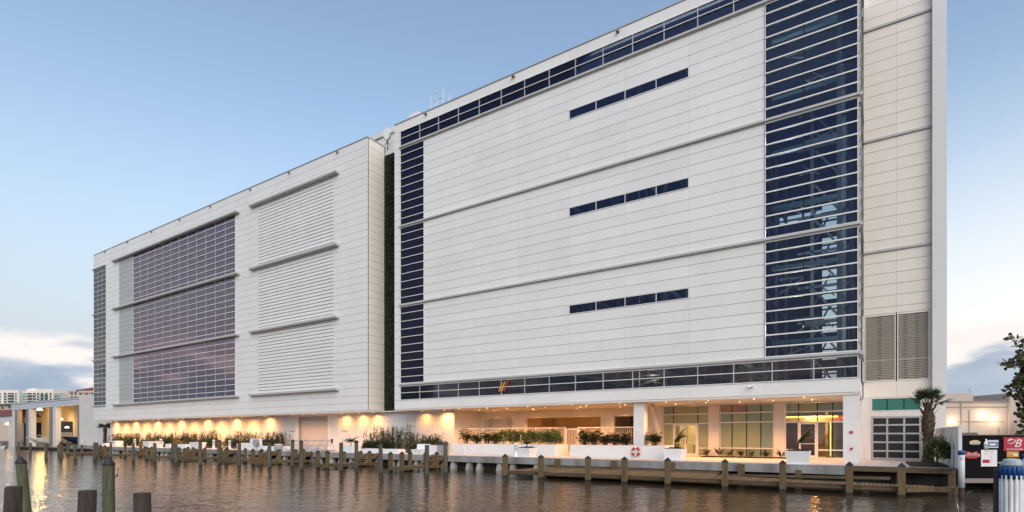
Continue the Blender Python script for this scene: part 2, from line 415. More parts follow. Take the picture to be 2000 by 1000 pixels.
def text(name, body, size, loc, rz, material, parent, rx=90, extrude=0.004, shear=0.0, align='CENTER', sx=1.0):
    c = bpy.data.curves.new(name, 'FONT'); c.body = body; c.size = size; c.extrude = extrude; c.align_x = align; c.align_y = 'CENTER'; c.shear = shear
    c.materials.append(M[material])
    tmp = bpy.data.objects.new(name, c); col.objects.link(tmp)
    me = bpy.data.meshes.new_from_object(tmp.evaluated_get(bpy.context.evaluated_depsgraph_get()))
    bpy.data.objects.remove(tmp)
    o = bpy.data.objects.new(name, me); col.objects.link(o); o.parent = parent
    if not me.materials: me.materials.append(M[material])
    o.location = Vector(loc) - off_of(parent); o.rotation_euler = (R(rx), 0, rz); o.scale[0] = sx
    return o
ORD = ['leftmost', 'second', 'third', 'fourth', 'fifth', 'sixth', 'seventh', 'eighth', 'ninth', 'tenth', 'eleventh', 'twelfth', 'thirteenth',
       'fourteenth', 'fifteenth', 'sixteenth', 'seventeenth', 'eighteenth', 'nineteenth', 'twentieth', 'twenty-first', 'twenty-second', 'twenty-third', 'twenty-fourth']
def nth(i): return 'leftmost' if i == 0 else ORD[i] + ' from left'
WARM = (1.0, 0.41, 0.10)

# ------------------------------------------------------------------ setting: water, ground, quay
b = MB(); b.add([(-1600, -400, -1), (900, -400, -1), (900, 1600, -1), (-1600, 1600, -1)], [(0, 1, 2, 3)])
structure(b.build('water', 'water'))
b = MB()
b.box(-106, 4.2, 43.0, 60.0, -1.4, -0.06); b.box(4.2, 700, 36.5, 60.0, -1.4, -0.06); b.box(-1500, 700, 60.0, 1500, -1.4, -0.06)
b.box(-112, -106, 36.0, 60.0, -1.4, -0.06)
structure(b.build('ground', 'ground'))
QY = 33.0
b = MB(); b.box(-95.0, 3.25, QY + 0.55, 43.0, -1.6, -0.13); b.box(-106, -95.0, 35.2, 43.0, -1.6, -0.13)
quay = structure(b.build('quay', 'sea_wall_shade'))
x = -95.0                                     # concrete cap, cast in lengths
while x < -1.4:
    x1 = min(x + 5.9, -1.3)
    piece('cap_block', 'concrete', x + 0.006, x1 - 0.006, QY, QY + 0.62, -0.46, -0.004, quay); x = x1
piece('cap_block', 'wood_beam', -1.29, 3.14, QY - 0.03, QY + 0.62, -0.25, -0.004, quay)
piece('cap_block', 'concrete', -106, -95.02, 35.0, 35.62, -0.46, -0.004, quay)
rows_y = [(QY + 0.63, 36.4), (36.415, 39.0), (39.015, 42.74)]
k = 0
for yi, (y0, y1) in enumerate(rows_y):        # concrete paving bays
    x = -94.99 if yi == 0 else -106
    while x < 3.0:
        x1 = min(x + 3.05, 3.1)
        piece('paving_slab', 'paving', x + 0.006, x1 - 0.006, y0, y1, -0.125, 0.0, quay); x = x1
rng = random.Random(5)
x = -93.5
while x < -18.5:                              # leaning concrete piles under the cap
    for dx in (0, 0.95):
        xx = x + dx + rng.uniform(-0.15, 0.15)
        b = MB(); b.hexa([(xx - .24, QY - .18, -1.5), (xx + .24, QY - .18, -1.5), (xx + .24, QY + .35, -1.5), (xx - .24, QY + .35, -1.5),
                          (xx - .16, QY + .12, -0.47), (xx + .16, QY + .12, -0.47), (xx + .16, QY + .5, -0.47), (xx - .16, QY + .5, -0.47)])
        b.build('batter_pile', 'concrete_pile', quay)
    x += 2.75 + rng.uniform(-0.3, 0.3)
b = MB(); b.box(-104, 3.2, QY + 0.42, QY + 0.54, -1.6, -0.47); b.build('bulkhead', 'sea_wall_shade', quay)

# ------------------------------------------------------------------ the storage building
FY, WY = 36.5, 42.75          # front plane; recessed plane of wing and shop front
BOT, TOP = 4.0, 30.2
P0, PITCH = 6.2, 0.7233       # first panel joint and panel height
bld = thing('storage_building', 'long white metal-clad boat storage building with dark glass bands, standing on the quay', 'building', (-40, FY, 0))
G = 0.0125                     # half a joint
def panel(x0, x1, z0, z1, m='panel_white', y=FY, d=0.05):
    return piece('wall_panel', m, x0 + .004, x1 - .004, y, y + d, z0 + G, z1 - G, bld)
def window(name, x0, x1, z0, z1, y, xs, zs, gm, bar=0.045, mul=0.05, barm='alu_white', mulm='alu_white', fr=0.05, proud=0.05, single=True, stuff_cols=0, stuff=None, skip=()):
    """Frame mesh (the part) with panes and bars as its pieces. xs, zs: inner division lines."""
    f = MB()
    f.box(x0, x1, y - proud, y + 0.08, z0, z0 + fr); f.box(x0, x1, y - proud, y + 0.08, z1 - fr, z1)
    f.box(x0, x0 + fr, y - proud + .002, y + 0.078, z0 + fr, z1 - fr); f.box(x1 - fr, x1, y - proud + .002, y + 0.078, z0 + fr, z1 - fr)
    w = f.build(name, barm, bld)
    ex = [x0 + fr] + list(xs) + [x1 - fr]; ez = [z0 + fr] + list(zs) + [z1 - fr]
    for i in range(len(ex) - 1):
        for j in range(len(ez) - 1):
            if (i, j) in skip: continue
            a = (ex[i] + 0.004, ex[i + 1] - 0.004, y + 0.02, y + 0.032, ez[j] + 0.004, ez[j + 1] - 0.004)
            if i < stuff_cols: stuff.box(*a)
            else: piece('pane', gm, *a, w)
    for xx in xs: piece('mullion', mulm, xx - mul / 2, xx + mul / 2, y - proud + 0.012, y + 0.06, z0 + fr, z1 - fr, w)
    for zz in zs: piece('glazing_bar', barm, x0 + fr, x1 - fr, y - proud - 0.02, y + 0.05, zz - bar / 2, zz + bar / 2, w)
    return w
def ledge(x0, x1, z, y=FY, out=0.30, h=0.22, m='ledge_grey', name='ledge'):
    b = MB(); b.box(x0, x1, y - out, y + 0.07, z - h / 2 + 0.06, z + h / 2); b.box(x0 + .01, x1 - .01, y - out + 0.09, y + 0.068, z - h / 2, z - h / 2 + 0.06)
    return b.build(name, m, bld)
# backing sheet behind the cladding (seen only in the joints)
XL, XSL, XSR, XR = -103.9, -40.7, -37.1, -0.73
XJ = [-33.4, -27.87, -23.45, -19.03, -14.62, -10.19, -5.68]
GLX0, GLX1 = -36.36, -0.80
ZL = [P0 + PITCH * k for k in range(31)]           # 6.2 ... 27.9
b = MB()
b.box(XSR, XR, FY + 0.055, FY + 0.12, BOT + .004, 4.80); b.box(XSR, XR, FY + 0.055, FY + 0.12, 29.40, TOP - .004)
b.box(XSR, GLX0, FY + 0.055, FY + 0.12, 4.80, 29.40)
b.box(-33.42, -5.66, FY + 0.055, FY + 0.12, 6.2, 10.56); b.box(-33.42, -5.66, FY + 0.055, FY + 0.12, 11.24, 17.8); b.box(-33.42, -5.66, FY + 0.055, FY + 0.12, 18.47, 25.03); b.box(-33.42, -5.66, FY + 0.055, FY + 0.12, 25.7, 27.9)
for z0 in (10.56, 17.8, 25.03):
    b.box(-33.42, -19.0, FY + 0.055, FY + 0.12, z0, z0 + 0.68); b.box(-10.22, -5.66, FY + 0.055, FY + 0.12, z0, z0 + 0.68)
b.build('backing_wall', 'joint_grey', bld)
# --- right block: front panels
XF = [XSR, -32.3] + XJ[1:] + [XR]
for i in range(len(XF) - 1):
    panel(XF[i], XF[i + 1], BOT, 4.80)
    panel(XF[i], XF[i + 1], 29.40, TOP - 0.02)
zz = [4.80, 5.48] + ZL + [28.63, 29.40]
for j in range(len(zz) - 1): panel(XSR, GLX0, zz[j], zz[j + 1])
for j in range(30):
    for i in range(len(XJ) - 1):
        if j in (6, 16, 26) and i in (3, 4): continue
        panel(XJ[i], XJ[i + 1], ZL[j], ZL[j + 1])
for j in (6, 16, 26):
    window('ribbon_window', -19.03 + G, -10.19 - G, ZL[j] + G, ZL[j + 1] - G, FY, [-16.83, -14.62, -12.40], [], 'glass_navy', fr=0.045, proud=0.03, mul=0.04)
mx = [-0.80 - 2.21 * k for k in range(1, 16)]
mx = sorted(v for v in mx if v > GLX0 + 0.8)
window('window_band', GLX0, GLX1, 4.80, 6.08, FY, mx, [5.46], 'glass_low', mul=0.06, mulm='alu_grey')
window('window_band', GLX0, GLX1, 28.02, 29.40, FY, mx, [28.72], 'glass_violet', mul=0.06, mulm='alu_grey')
lz = [0, 10, 20, 30]
for s in range(3):
    z0, z1 = ZL[lz[s]] + 0.11, ZL[lz[s + 1]] - 0.11
    bars = ZL[lz[s] + 1: lz[s + 1]]
    window('window_column', GLX0, -33.42, z0, z1, FY, [], bars, 'glass_violet', bar=0.05, proud=0.04)
    window('window_tower', -5.64, GLX1, z0, z1, FY, [-3.53], bars, 'glass_navy', bar=0.075, mul=0.05, mulm='dark_frame', proud=0.05)
for j in (0, 10, 20, 30): ledge(GLX0 - 0.02, XR + 0.0, ZL[j], out=0.17, h=0.20)
# --- right return of the glazed corner (side glass) and its ledges
b = MB(); b.box(XR - 0.06, XR, FY + .125, WY - 0.002, BOT, 4.80); b.box(XR - 0.06, XR, FY + .125, WY - 0.002, 29.40, TOP); b.box(XR - 0.06, XR, FY + 0.9, FY + 1.0, 4.80, 29.4)
b.build('side_trim', 'panel_white', bld)
for j in range(36):
    z0 = 4.80 + j * (29.40 - 4.80) / 36
    piece('side_pane', 'glass_corner', XR - 0.04, XR - 0.03, FY + 1.0, WY - 0.01, z0 + .02, z0 + (29.4 - 4.8) / 36 - .02, bld)
for j in (0, 10, 20, 30):
    b = MB(); b.box(XR + 0.002, XR + 0.14, FY - 0.17, FY + 3.6, ZL[j] - .10, ZL[j] + .10); b.build('ledge', 'ledge_grey', bld)
b = MB()
for j in range(31):
    if j % 10: b.box(XR - 0.02, XR + 0.02, FY + 0.09, WY - 0.02, ZL[j] - .03, ZL[j] + .03)
b.build('side_glazing_bars', 'alu_white', bld)
# --- wing to the right, set back
WX0, WXM, WX1, WX2 = -0.66, 1.11, 2.90, 3.60
b = MB(); b.box(-0.72, WX1, WY + .055, WY + .25, BOT, 5.04); b.box(-0.72, WX1, WY + .055, WY + .25, 9.36, TOP)
b.box(-0.72, -0.6, WY + .055, WY + .25, 5.04, 9.36); b.box(2.79, WX1, WY + .055, WY + .25, 5.04, 9.36)
b.build('backing_wall', 'joint_grey', bld)
rz = [ZL[j] for j in range(5, 31)] + [28.63, 29.40, TOP]
for (x0, x1) in ((WX0, WXM), (WXM, WX1)):
    panel(x0, x1, 4.0, 5.04, 'cream_warm_lit', WY)
    panel(x0, x1, 9.38, rz[0], 'cream_warm_lit', WY)
    for j in range(len(rz) - 1): panel(x0, x1, rz[j], rz[j + 1], 'cream_warm_lit', WY)
b = MB(); b.box(-0.72, -0.6, WY, WY + .05, 5.05, 9.37); b.box(2.79, WX1 - .002, WY, WY + .05, 5.05, 9.37)
b.build('louver_surround', 'cream_warm_lit', bld)
for j in (10, 20, 30): ledge(WX0, WX1 - 0.004, ZL[j], WY, out=0.10, h=0.20)
b = MB(); b.box(WX1, WX2, WY - 0.42, WY + 32.0, BOT, TOP + 0.4); b.build('corner_fin', 'fin_grey', bld)
for (x0, x1) in ((-0.6, 1.06), (1.14, 2.78)):
    f = MB(); f.box(x0, x1, WY - .03, WY + .1, 5.04, 5.12); f.box(x0, x1, WY - .03, WY + .1, 9.26, 9.36); f.box(x0, x0 + .05, WY - .028, WY + .1, 5.12, 9.26); f.box(x1 - .05, x1, WY - .028, WY + .1, 5.12, 9.26)
    f.box(x0 + .05, x1 - .05, WY + .075, WY + .1, 6.4, 6.44); f.box(x0 + .05, x1 - .05, WY + .075, WY + .1, 7.85, 7.89)
    lw = f.build('louver', 'cream_warm_lit', bld)
    n = 38
    for k in range(n):
        z = 5.14 + k * (9.24 - 5.14) / n
        s = MB(); s.hexa([(x0 + .055, WY - .01, z + .01), (x1 - .055, WY - .01, z + .01), (x1 - .055, WY + .07, z + .045), (x0 + .055, WY + .07, z + .045),
                          (x0 + .055, WY - .01, z + .04), (x1 - .055, WY - .01, z + .04), (x1 - .055, WY + .07, z + .06), (x0 + .055, WY + .07, z + .06)])
        s.build('slat', 'louver_olive', lw)
b = MB(); b.box(-0.6, 1.06, WY + .30, WY + .34, 5.0, 9.4); b.box(1.14, 2.78, WY + .30, WY + .34, 5.0, 9.4); b.build('louver_back', 'interior_tan', bld)
b = MB()
for xx in (0.15, 1.5, 2.1): b.box(xx, xx + .16, WY + .2, WY + .28, 5.0, 9.4)
b.build('louver_stud', 'interior_dark', bld)
# wing ground floor: wall, transom, sectional glass door
b = MB(); b.box(-0.72, -0.25, WY + .02, WY + .25, -0.1, 3.999); b.box(2.40, WX2 - .02, WY + .02, WY + .25, -0.1, 3.999); b.box(-0.25, 2.40, WY + .02, WY + .25, 2.80, 3.12); b.box(-0.25, 2.40, WY + .02, WY + .25, 3.985, 3.999)
b.box(WX2 - .22, WX2 - .02, WY + .25, WY + 30, -0.1, 3.999)
b.build('ground_wall', 'stucco', bld)
window('transom_window', -0.24, 2.39, 3.13, 3.98, WY + .02, [0.62, 1.50], [], 'pane_green', fr=0.05, mul=0.05, mulm='dark_frame', proud=0.02)
window('sectional_door', -0.24, 2.39, 0.02, 2.79, WY + .02, [0.62, 1.51], [0.57, 1.13, 1.69, 2.24], 'pane_dark', fr=0.11, bar=0.10, mul=0.10, barm='alu_grey', mulm='alu_grey', proud=0.02)
# --- slot between the blocks: living wall
b = MB(); b.box(XSL + .01, XSR - .01, FY + 2.16, FY + 2.3, BOT, 29.3); b.build('living_wall_backing', 'green_back', bld)
rng = random.Random(11); b = MB()
for k in range(5200):
    x, z = rng.uniform(XSL + .3, XSR - .02), rng.uniform(BOT + .05, 29.25)
    b.leaf((x, FY + 2.16, z), (rng.uniform(-1, 1), rng.uniform(-1.2, -.3), rng.uniform(-.9, .5)), (0, 0, 1), rng.uniform(.12, .30), rng.uniform(.08, .15), .2)
o = b.build('living_wall_leaves', 'green_wall', bld); o['kind'] = 'stuff'
b = MB(); b.box(XSR - .02, XSR, FY + .12, FY + 2.15, BOT, TOP); b.build('slot_side', 'panel_white', bld)
# --- left block
sp = MB(); gp = MB(); back = MB(); pst = MB(); cst = MB(); rp_ = MB()
def lp(m, x0, x1, z0, z1, d=0.05): m.box(x0 + .004, x1 - .004, FY, FY + d, z0 + G, z1 - G)
def lw(n0, n1): return [n0 + (n1 - n0) * k for k in range(2)]
segx = [-103.9, -99.2, -94.68, -90.1, -85.6, -81.2, -76.8, -72.4, -68.0, -63.38, -58.85, -54.4, -50.0, -45.57, -40.7]
lowz = [BOT, 4.72, 5.44, ZL[0]]; topz = [ZL[30], 28.63, 29.40, TOP - 0.02]
for i in range(len(segx) - 1):
    for zs in (lowz, topz):
        for j in range(3):
            if i == 0 and zs is lowz and j == 2: continue
            lp(sp, segx[i], segx[i + 1], zs[j], zs[j + 1])
lp(sp, -103.9, -99.2, 5.44, 6.2)
for j in range(30):
    for (x0, x1, m) in ((-99.2, -94.68, sp), (-94.68, -90.1, gp), (-63.38, -58.85, sp), (-45.57, -40.7, sp)): lp(m, x0, x1, ZL[j], ZL[j + 1])
for (x0, x1) in ((-99.2, -90.1), (-63.38, -58.85), (-45.57, -40.7)): back.box(x0, x1, FY + .055, FY + .12, ZL[0], ZL[30])
back.box(XL, XSL, FY + .055, FY + .12, BOT + .004, ZL[0]); back.box(XL, XSL, FY + .055, FY + .12, ZL[30], TOP - .004)
# return wall of the left block towards the slot
for j in range(36):
    zs = lowz[:3] + ZL + topz[1:]
    rp_.box(XSL - .05, XSL, FY + .06, FY + 2.14, zs[j] + G, zs[j + 1] - G)
back.box(XSL - .12, XSL - .055, FY + .121, FY + 2.15, BOT + .004, TOP - .004)
o = sp.build('cladding_panels', 'panel_white', bld); o['kind'] = 'stuff'
o = rp_.build('return_cladding_panels', 'cream_warm_lit', bld); o['kind'] = 'stuff'
o = gp.build('grey_cladding_panels', 'panel_grey', bld); o['kind'] = 'stuff'
back.build('backing_wall', 'joint_grey', bld)
wx = [-90.08 + (26.68) * k / 12 for k in range(13)]
for s in range(3):
    z0, z1 = ZL[10 * s] + 0.11, ZL[10 * s + 10] - 0.11
    window('window_wall', wx[0], wx[12], z0, z1, FY, wx[1:12], ZL[10 * s + 1:10 * s + 10], 'glass_mauve_sky', bar=0.07, mul=0.055, mulm='alu_grey', proud=0.04, stuff_cols=8, stuff=pst)
    window('corner_window', XL + .02, -99.22, z0, z1, FY, [-102.3, -100.75], ZL[10 * s + 1:10 * s + 10], 'glass_corner', bar=0.06, mul=0.05, proud=0.03, stuff_cols=9, stuff=cst, mulm='alu_grey')
    # white blade louvers
    f = MB(); f.box(-58.82, -58.74, FY - .02, FY + .06, z0, z1); f.box(-45.68, -45.60, FY - .02, FY + .06, z0, z1); f.box(-58.74, -45.68, FY + .10, FY + .14, z0, z1)
    lv = f.build('louver_screen', 'panel_white', bld)
    for k in range(20):
        z = ZL[10 * s] + 0.36 * k + 0.10
        s_ = MB(); s_.hexa([(-58.74, FY - .03, z + .02), (-45.68, FY - .03, z + .02), (-45.68, FY + .09, z + .03), (-58.74, FY + .09, z + .03),
                            (-58.74, FY - .02, z + .30), (-45.68, FY - .02, z + .30), (-45.68, FY + .09, z + .34), (-58.74, FY + .09, z + .34)])
        s_.build('louver_blade', 'panel_white', lv)
o = pst.build('window_panes', 'glass_mauve_sky', bld); o['kind'] = 'stuff'
o = cst.build('corner_panes', 'glass_corner', bld); o['kind'] = 'stuff'
for j in (0, 10, 20, 30):
    ledge(-96.3, -62.5, ZL[j], out=0.45, h=0.27); ledge(-60.0, -44.8, ZL[j], out=0.45, h=0.27)
    ledge(XL - .15, -99.2, ZL[j], out=0.18, h=0.20, m='alu_grey')
# --- roof: parapet coping, dark reveal, raised roof edge behind
b = MB(); b.box(XL - .03, XSL + .03, FY - .05, FY + .4, TOP, TOP + .09); b.box(XSR - .03, XR + .03, FY - .05, FY + .4, TOP, TOP + .09); b.box(XSL - .4, XSL + .03, FY + .4, FY + 2.3, TOP, TOP + .09)
b.build('coping', 'alu_grey', bld)
b = MB(); b.box(-94.0, XR - .1, FY + 2.4, FY + 4.2, TOP - 1.2, TOP + 1.2); b.build('roof_upstand', 'panel_white', bld)
b = MB(); b.box(-94.1, XR, FY + 2.2, FY + 4.2, TOP + 1.2, TOP + 1.75); b.build('roof_edge', 'fin_grey', bld)
for xx in (-99.54, -91.8, -84.33, -76.51, -68.92, -60.26, -52.92, -45.03, -33.17, -23.92, -15.13, -6.5):
    b = MB(); b.box(xx - .11, xx + .11, FY - .24, FY - .02, TOP - .28, TOP - .16); b.box(xx - .03, xx + .03, FY - .05, FY - .001, TOP - .14, TOP - .03); b.build('floodlight', 'rest_trim', bld)
# --- shell of the interior
b = MB()
b.box(XL + .1, XSL - .15, FY + .13, 75.0, TOP - 1.25, TOP - 1.0); b.box(XSL - .15, XSR + .05, FY + 2.45, 75.0, TOP - 1.25, TOP - 1.0); b.box(XSR + .05, XR - .1, FY + .13, 75.0, TOP - 1.25, TOP - 1.0); b.box(XR - .1, WX1 - .01, WY + .3, 75.0, TOP - 1.25, TOP - 1.0)
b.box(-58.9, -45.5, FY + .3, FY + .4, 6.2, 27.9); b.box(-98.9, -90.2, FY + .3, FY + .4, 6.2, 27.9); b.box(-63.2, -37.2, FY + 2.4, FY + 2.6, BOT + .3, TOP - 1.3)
b.box(-33.3, -5.8, FY + .2, FY + .3, 6.3, 10.5); b.box(-33.3, -5.8, FY + .2, FY + .3, 11.3, 17.75); b.box(-33.3, -5.8, FY + .2, FY + .3, 18.5, 25.0); b.box(-33.3, -5.8, FY + .2, FY + .3, 25.75, 27.9)
b.box(XL + .1, -11.3, 74.6, 75.0, BOT + .3, TOP - 1.25); b.box(-11.3, -5.3, 74.6, 75.0, BOT + .3, 27.3); b.box(-11.3, -5.3, 74.6, 75.0, 28.4, TOP - 1.25); b.box(-11.3, -9.9, 74.6, 75.0, 27.3, 28.4); b.box(-2.9, WX1, 74.6, 75.0, BOT + .3, TOP - 1.25)
for z0 in (9.2, 13.0, 16.9, 21.6, 25.2): b.box(-5.3, -2.9, 74.55, 75.02, z0, z0 + (1.3 if z0 in (9.2, 21.6) else .7))
z0 = 5.0
while z0 < 28: b.box(-5.3, -2.9, 74.7, 74.9, z0, z0 + .16); z0 += .95
b.box(-9.9, -5.3, 74.7, 74.9, 27.75, 27.9); b.box(-7.4, -7.2, 74.56, 75.01, 27.3, 28.4)
b.box(XL + .1, XL + .3, FY + 6.0, 75.0, BOT + .3, TOP - 1.3)
b.box(-70.3, -70.0, FY + 8, 74.6, BOT + .3, TOP - 1.3)
b.box(-60.0, -36.8, FY + 11.0, FY + 11.2, BOT + .3, TOP - 1.3)
b.box(-0.70, -0.62, WY + 0.3, 74.6, BOT + .3, TOP - 1.3)
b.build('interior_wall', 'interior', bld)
b = MB(); b.box(XL + .1, XSL - .13, FY + .13, 75.0, BOT + .02, BOT + .28); b.box(XSL, XSR, FY + 2.31, 75, BOT + .02, BOT + .28); b.box(XSR + .01, WX1 - .01, WY + 0.26, 75.0, BOT + .021, BOT + .28); b.box(XSR + .01, XR - .07, FY + .125, WY + .25, BOT + .021, BOT + .28)
b.build('floor_slab', 'interior_floor', bld)
rng = random.Random(3)
for ix, X_ in enumerate((-1.9, -8.2, -15.0, -22.0, -29.5)):                              # boat racks inside
    st = MB()
    for Y_ in (40.0, 46.5, 53.0, 60.0, 67.0):
        st.box(X_ - .13, X_ + .13, Y_ - .13, Y_ + .13, BOT + .3, TOP - 1.3)
    for z in (6.9, 10.6, 14.2, 17.8, 21.4, 25.0):
        st.box(X_ - .1, X_ + .1, 40.1, 67.0, z - .16, z + .16)
    for (ya, yb) in ((40.0, 46.5), (53.0, 60.0)):
        zb = BOT + .4
        for k in range(7): st.bar((X_, ya if k % 2 else yb, zb + 3.4 * k), (X_, yb if k % 2 else ya, zb + 3.4 * k + 3.4), .12)
    st.build('boat_rack', 'rack_steel', bld)
for z in (7.4, 12.1, 15.9, 19.4, 23.0, 26.6):
    st = MB(); st.box(-5.5, -1.9, FY + 1.6, FY + 1.95, z - .11, z + .11); st.build('lit_beam', 'teal_reflection', bld)  # teal colour stands in for fluorescent light reflected off the ceilings
for (xa, xb, z, y) in ((-5.2, -3.0, 7.2, 40.5), (-4.6, -3.2, 9.0, 42.0), (-5.4, -4.0, 11.6, 41), (-16, -12.5, 5.6, 40.3), (-12.2, -9, 5.5, 40.6), (-8.6, -6.0, 5.6, 40.4), (-21, -18, 5.5, 40.5), (-27.5, -24, 5.5, 40.8)):
    st = MB(); st.bar((xa, y, z - .45), (xb, y + .5, z + .5), .12); st.bar((xa, y + .5, z + .5), (xb, y, z - .35), .12); st.bar((xa, y, z + .5), (xb, y + .4, z + .55), .12); st.bar((xa + .4, y + .1, z - .5), (xa + .7, y + .2, z + .6), .1)
    st.build('rack_brace', 'rack_steel', bld)
st = MB()
for k in range(8):
    z = 5.2 + 2.9 * k; st.bar((-2.3, 52, z), (-4.2, 52, z + 2.6), .16); st.bar((-3.6, 60, z + 2.9), (-4.9, 60, z + .2), .14); st.box(-5.5, -1.8, 51.9, 52.1, z - .1, z + .1)
for X_ in (-2.2, -4.4): st.box(X_ - .12, X_ + .12, 51.9, 52.1, BOT + .3, TOP - 1.3)
st.build('rack_bracing', 'rack_steel', bld)
rg_ = random.Random(9)
for k in range(11):                                                                      # stored gear on the racks close to the glass
    z = 6.6 + 1.95 * k; xa = rg_.uniform(-5.3, -3.0); st = MB()
    st.bar((xa, FY + 3.2, z), (xa + rg_.uniform(.7, 1.6), FY + 3.4, z + rg_.uniform(-.6, .7)), .09); st.bar((xa + .2, FY + 3.3, z + .6), (xa + 1.1, FY + 3.2, z - .2), .07); st.bar((xa - .2, FY + 3.2, z + .1), (xa + 1.5, FY + 3.3, z + .15), .07)
    st.build('rack_brace', 'rack_steel', bld)
for X_ in (-98.0, -94.0):
    st = MB()
    for z in (6.9, 9.4, 11.9, 14.4, 16.9, 19.4, 21.9, 24.4, 26.9):
        st.bar((-103.4, FY + 1.5, z), (-99.5, FY + 2.4, z + (1.6 if int(z * 10) % 2 else -1.4)), .16); st.box(-103.5, -99.3, FY + 2.0, FY + 2.2, z - .1, z + .1)
    st.build('stair_flight', 'rack_steel', bld); break
st = MB()
for X_ in (-86, -79, -73.5): st.box(X_ - .2, X_ + .2, FY + 3.0, FY + 3.4, BOT + .3, TOP - 1.3)
for z in (9.0, 12.3, 16.2, 19.6, 23.4, 26.6): st.box(-89.9, -63.5, FY + 2.2, FY + 2.5, z - .14, z + .14)
st.build('rack_beam', 'rack_steel', bld)
for (X_, Y_, Z_) in ((-70.4, 42.5, 22.6), (-67.2, 42.5, 22.4), (-65.2, 42.0, 19.5), (-69.5, 41.0, 19.3), (-66.5, 40.5, 17.9)):
    st = MB(); st.box(X_ - .7, X_ + .7, Y_ - .1, Y_ + .1, Z_ - .06, Z_ + .06); st.build('strip_light', 'lamp_cool', bld)
point('hall_light', (-67, 42, 23), 260, (1.0, 0.92, 0.8), 0.4, bld)
point('hall_light', (-14, 40.5, 6.0), 90, (1.0, 0.88, 0.55), 0.4, bld)
point('hall_light', (-4.5, 43, 9), 420, (1.0, 0.92, 0.7), 0.4, bld)  # this and the next two are fill lamps added to brighten the tower interior
point('hall_light', (-5.0, 43, 16), 480, (0.9, 0.95, 1.0), 0.4, bld)
point('hall_light', (-5.0, 44, 23), 300, (0.9, 0.95, 1.0), 0.4, bld)
# slanted stripes printed on one pane of the lower glass band
for (xa, w, z0, z1, m) in ((-25.36, .15, 5.12, 5.72, 'logo_yellow'), (-25.12, .15, 5.12, 5.86, 'logo_yellow'), (-24.88, .06, 5.12, 5.93, 'logo_red'), (-24.77, .05, 5.12, 5.97, 'logo_red')):
    s = (z1 - z0) * 0.42
    b = MB(); b.hexa([(xa, FY - .075, z0), (xa + w, FY - .075, z0), (xa + w, FY - .070, z0), (xa, FY - .070, z0), (xa + s, FY - .075, z1), (xa + s + w, FY - .075, z1), (xa + s + w, FY - .070, z1), (xa + s, FY - .070, z1)])
    b.build('logo_stripe', m, bld)

# ------------------------------------------------------------------ ground floor of the building
UX = -32.05                                    # where the lit undercroft begins
BW = 39.0                                      # exposed concrete wall under the left block
SOF = BOT - 0.005
b = MB(); b.box(XL, XSL - .01, FY + .02, BW + 4, SOF - .12, SOF); b.box(XSL - .01, XSR, FY + 2.0, BW + 4, SOF - .12, SOF); b.box(XSR, XR - .03, FY + .02, WY + 12, SOF - .121, SOF - .001)
b.build('soffit', 'soffit', bld)
DX0, DX1 = -54.91, -49.79
b = MB()
b.box(-104.5, -58.6, BW, BW + .3, -0.1, SOF - .125); b.box(-47.8, UX, BW, BW + .3, -0.1, SOF - .125)
bw = b.build('concrete_wall', 'bolt_wall', bld)
th = MB(); j = MB()
x = -104.0
while x < UX - .2:
    if not (-58.8 < x < -47.6):
        for z in (0.75, 1.65, 2.45, 3.2): th.lathe(x, 0, [(.045, 0), (.045, .012)], 6)
    x += 1.15
# tie holes are shallow plugs on the wall face, so they are laid out directly on it
th = MB(); x = -104.0
while x < UX - .2:
    if not (-58.8 < x < -47.6):
        for z in (0.75, 1.60, 2.45, 3.25): th.box(x - .04, x + .04, BW - .006, BW - .001, z - .04, z + .04)
    x += 1.05
th.build('tie_holes', 'tie_hole', bw)['kind'] = 'stuff'
jj = MB(); x = -100.0
while x < UX - 1:
    if not (-58.8 < x < -47.6): jj.box(x, x + .022, BW - .004, BW - .0005, 0, SOF - .13)
    x += 4.2
jj.box(-104.4, -58.7, BW - .0045, BW - .0008, 3.0, 3.02); jj.box(-47.7, UX - .05, BW - .0045, BW - .0008, 3.0, 3.02)
jj.build('form_joints', 'tie_hole', bw)
b = MB()
b.box(-58.6, DX0 - .2, BW - .02, BW + .3, -0.1, SOF - .125); b.box(DX1 + .2, -47.8, BW - .02, BW + .3, -0.1, SOF - .125); b.box(DX0 - .2, DX1 + .2, BW - .02, BW + .3, 3.72, SOF - .125)
b.box(DX0 - .2, DX0, BW - .02, BW + .3, -0.1, 3.72); b.box(DX1, DX1 + .2, BW - .02, BW + .3, -0.1, 3.72)
b.build('door_surround', 'stucco', bld)
b = MB(); b.box(DX0, DX1, BW + .30, BW + .34, 0, 3.2); sh = b.build('roller_shutter', 'shutter', bld)
b = MB(); b.box(DX0, DX1, BW + .22, BW + .34, 3.2, 3.72); b.build('shutter_hood', 'shutter_box', sh)
b = MB(); b.box(DX0 + .01, DX0 + .12, BW + .02, BW + .299, 0, 3.6); b.box(DX1 - .12, DX1 - .01, BW + .02, BW + .299, 0, 3.6); b.build('guide_rail', 'shutter_box', sh)
for (xa, xb) in ((-56.53, -55.57), (-47.44, -46.55)):
    b = MB(); b.box(xa, xb, BW - .06, BW - .022, 0, 2.0); d = b.build('service_door', 'white_paint', bld)
    b = MB(); b.box(xa - .06, xb + .06, BW - .08, BW - .021, 2.0, 2.09); b.build('lintel', 'shutter_box', d)
b = MB(); b.box(-49.15, -48.9, BW - .12, BW - .022, .75, 1.2); b.build('control_box', 'dark_metal', bld)
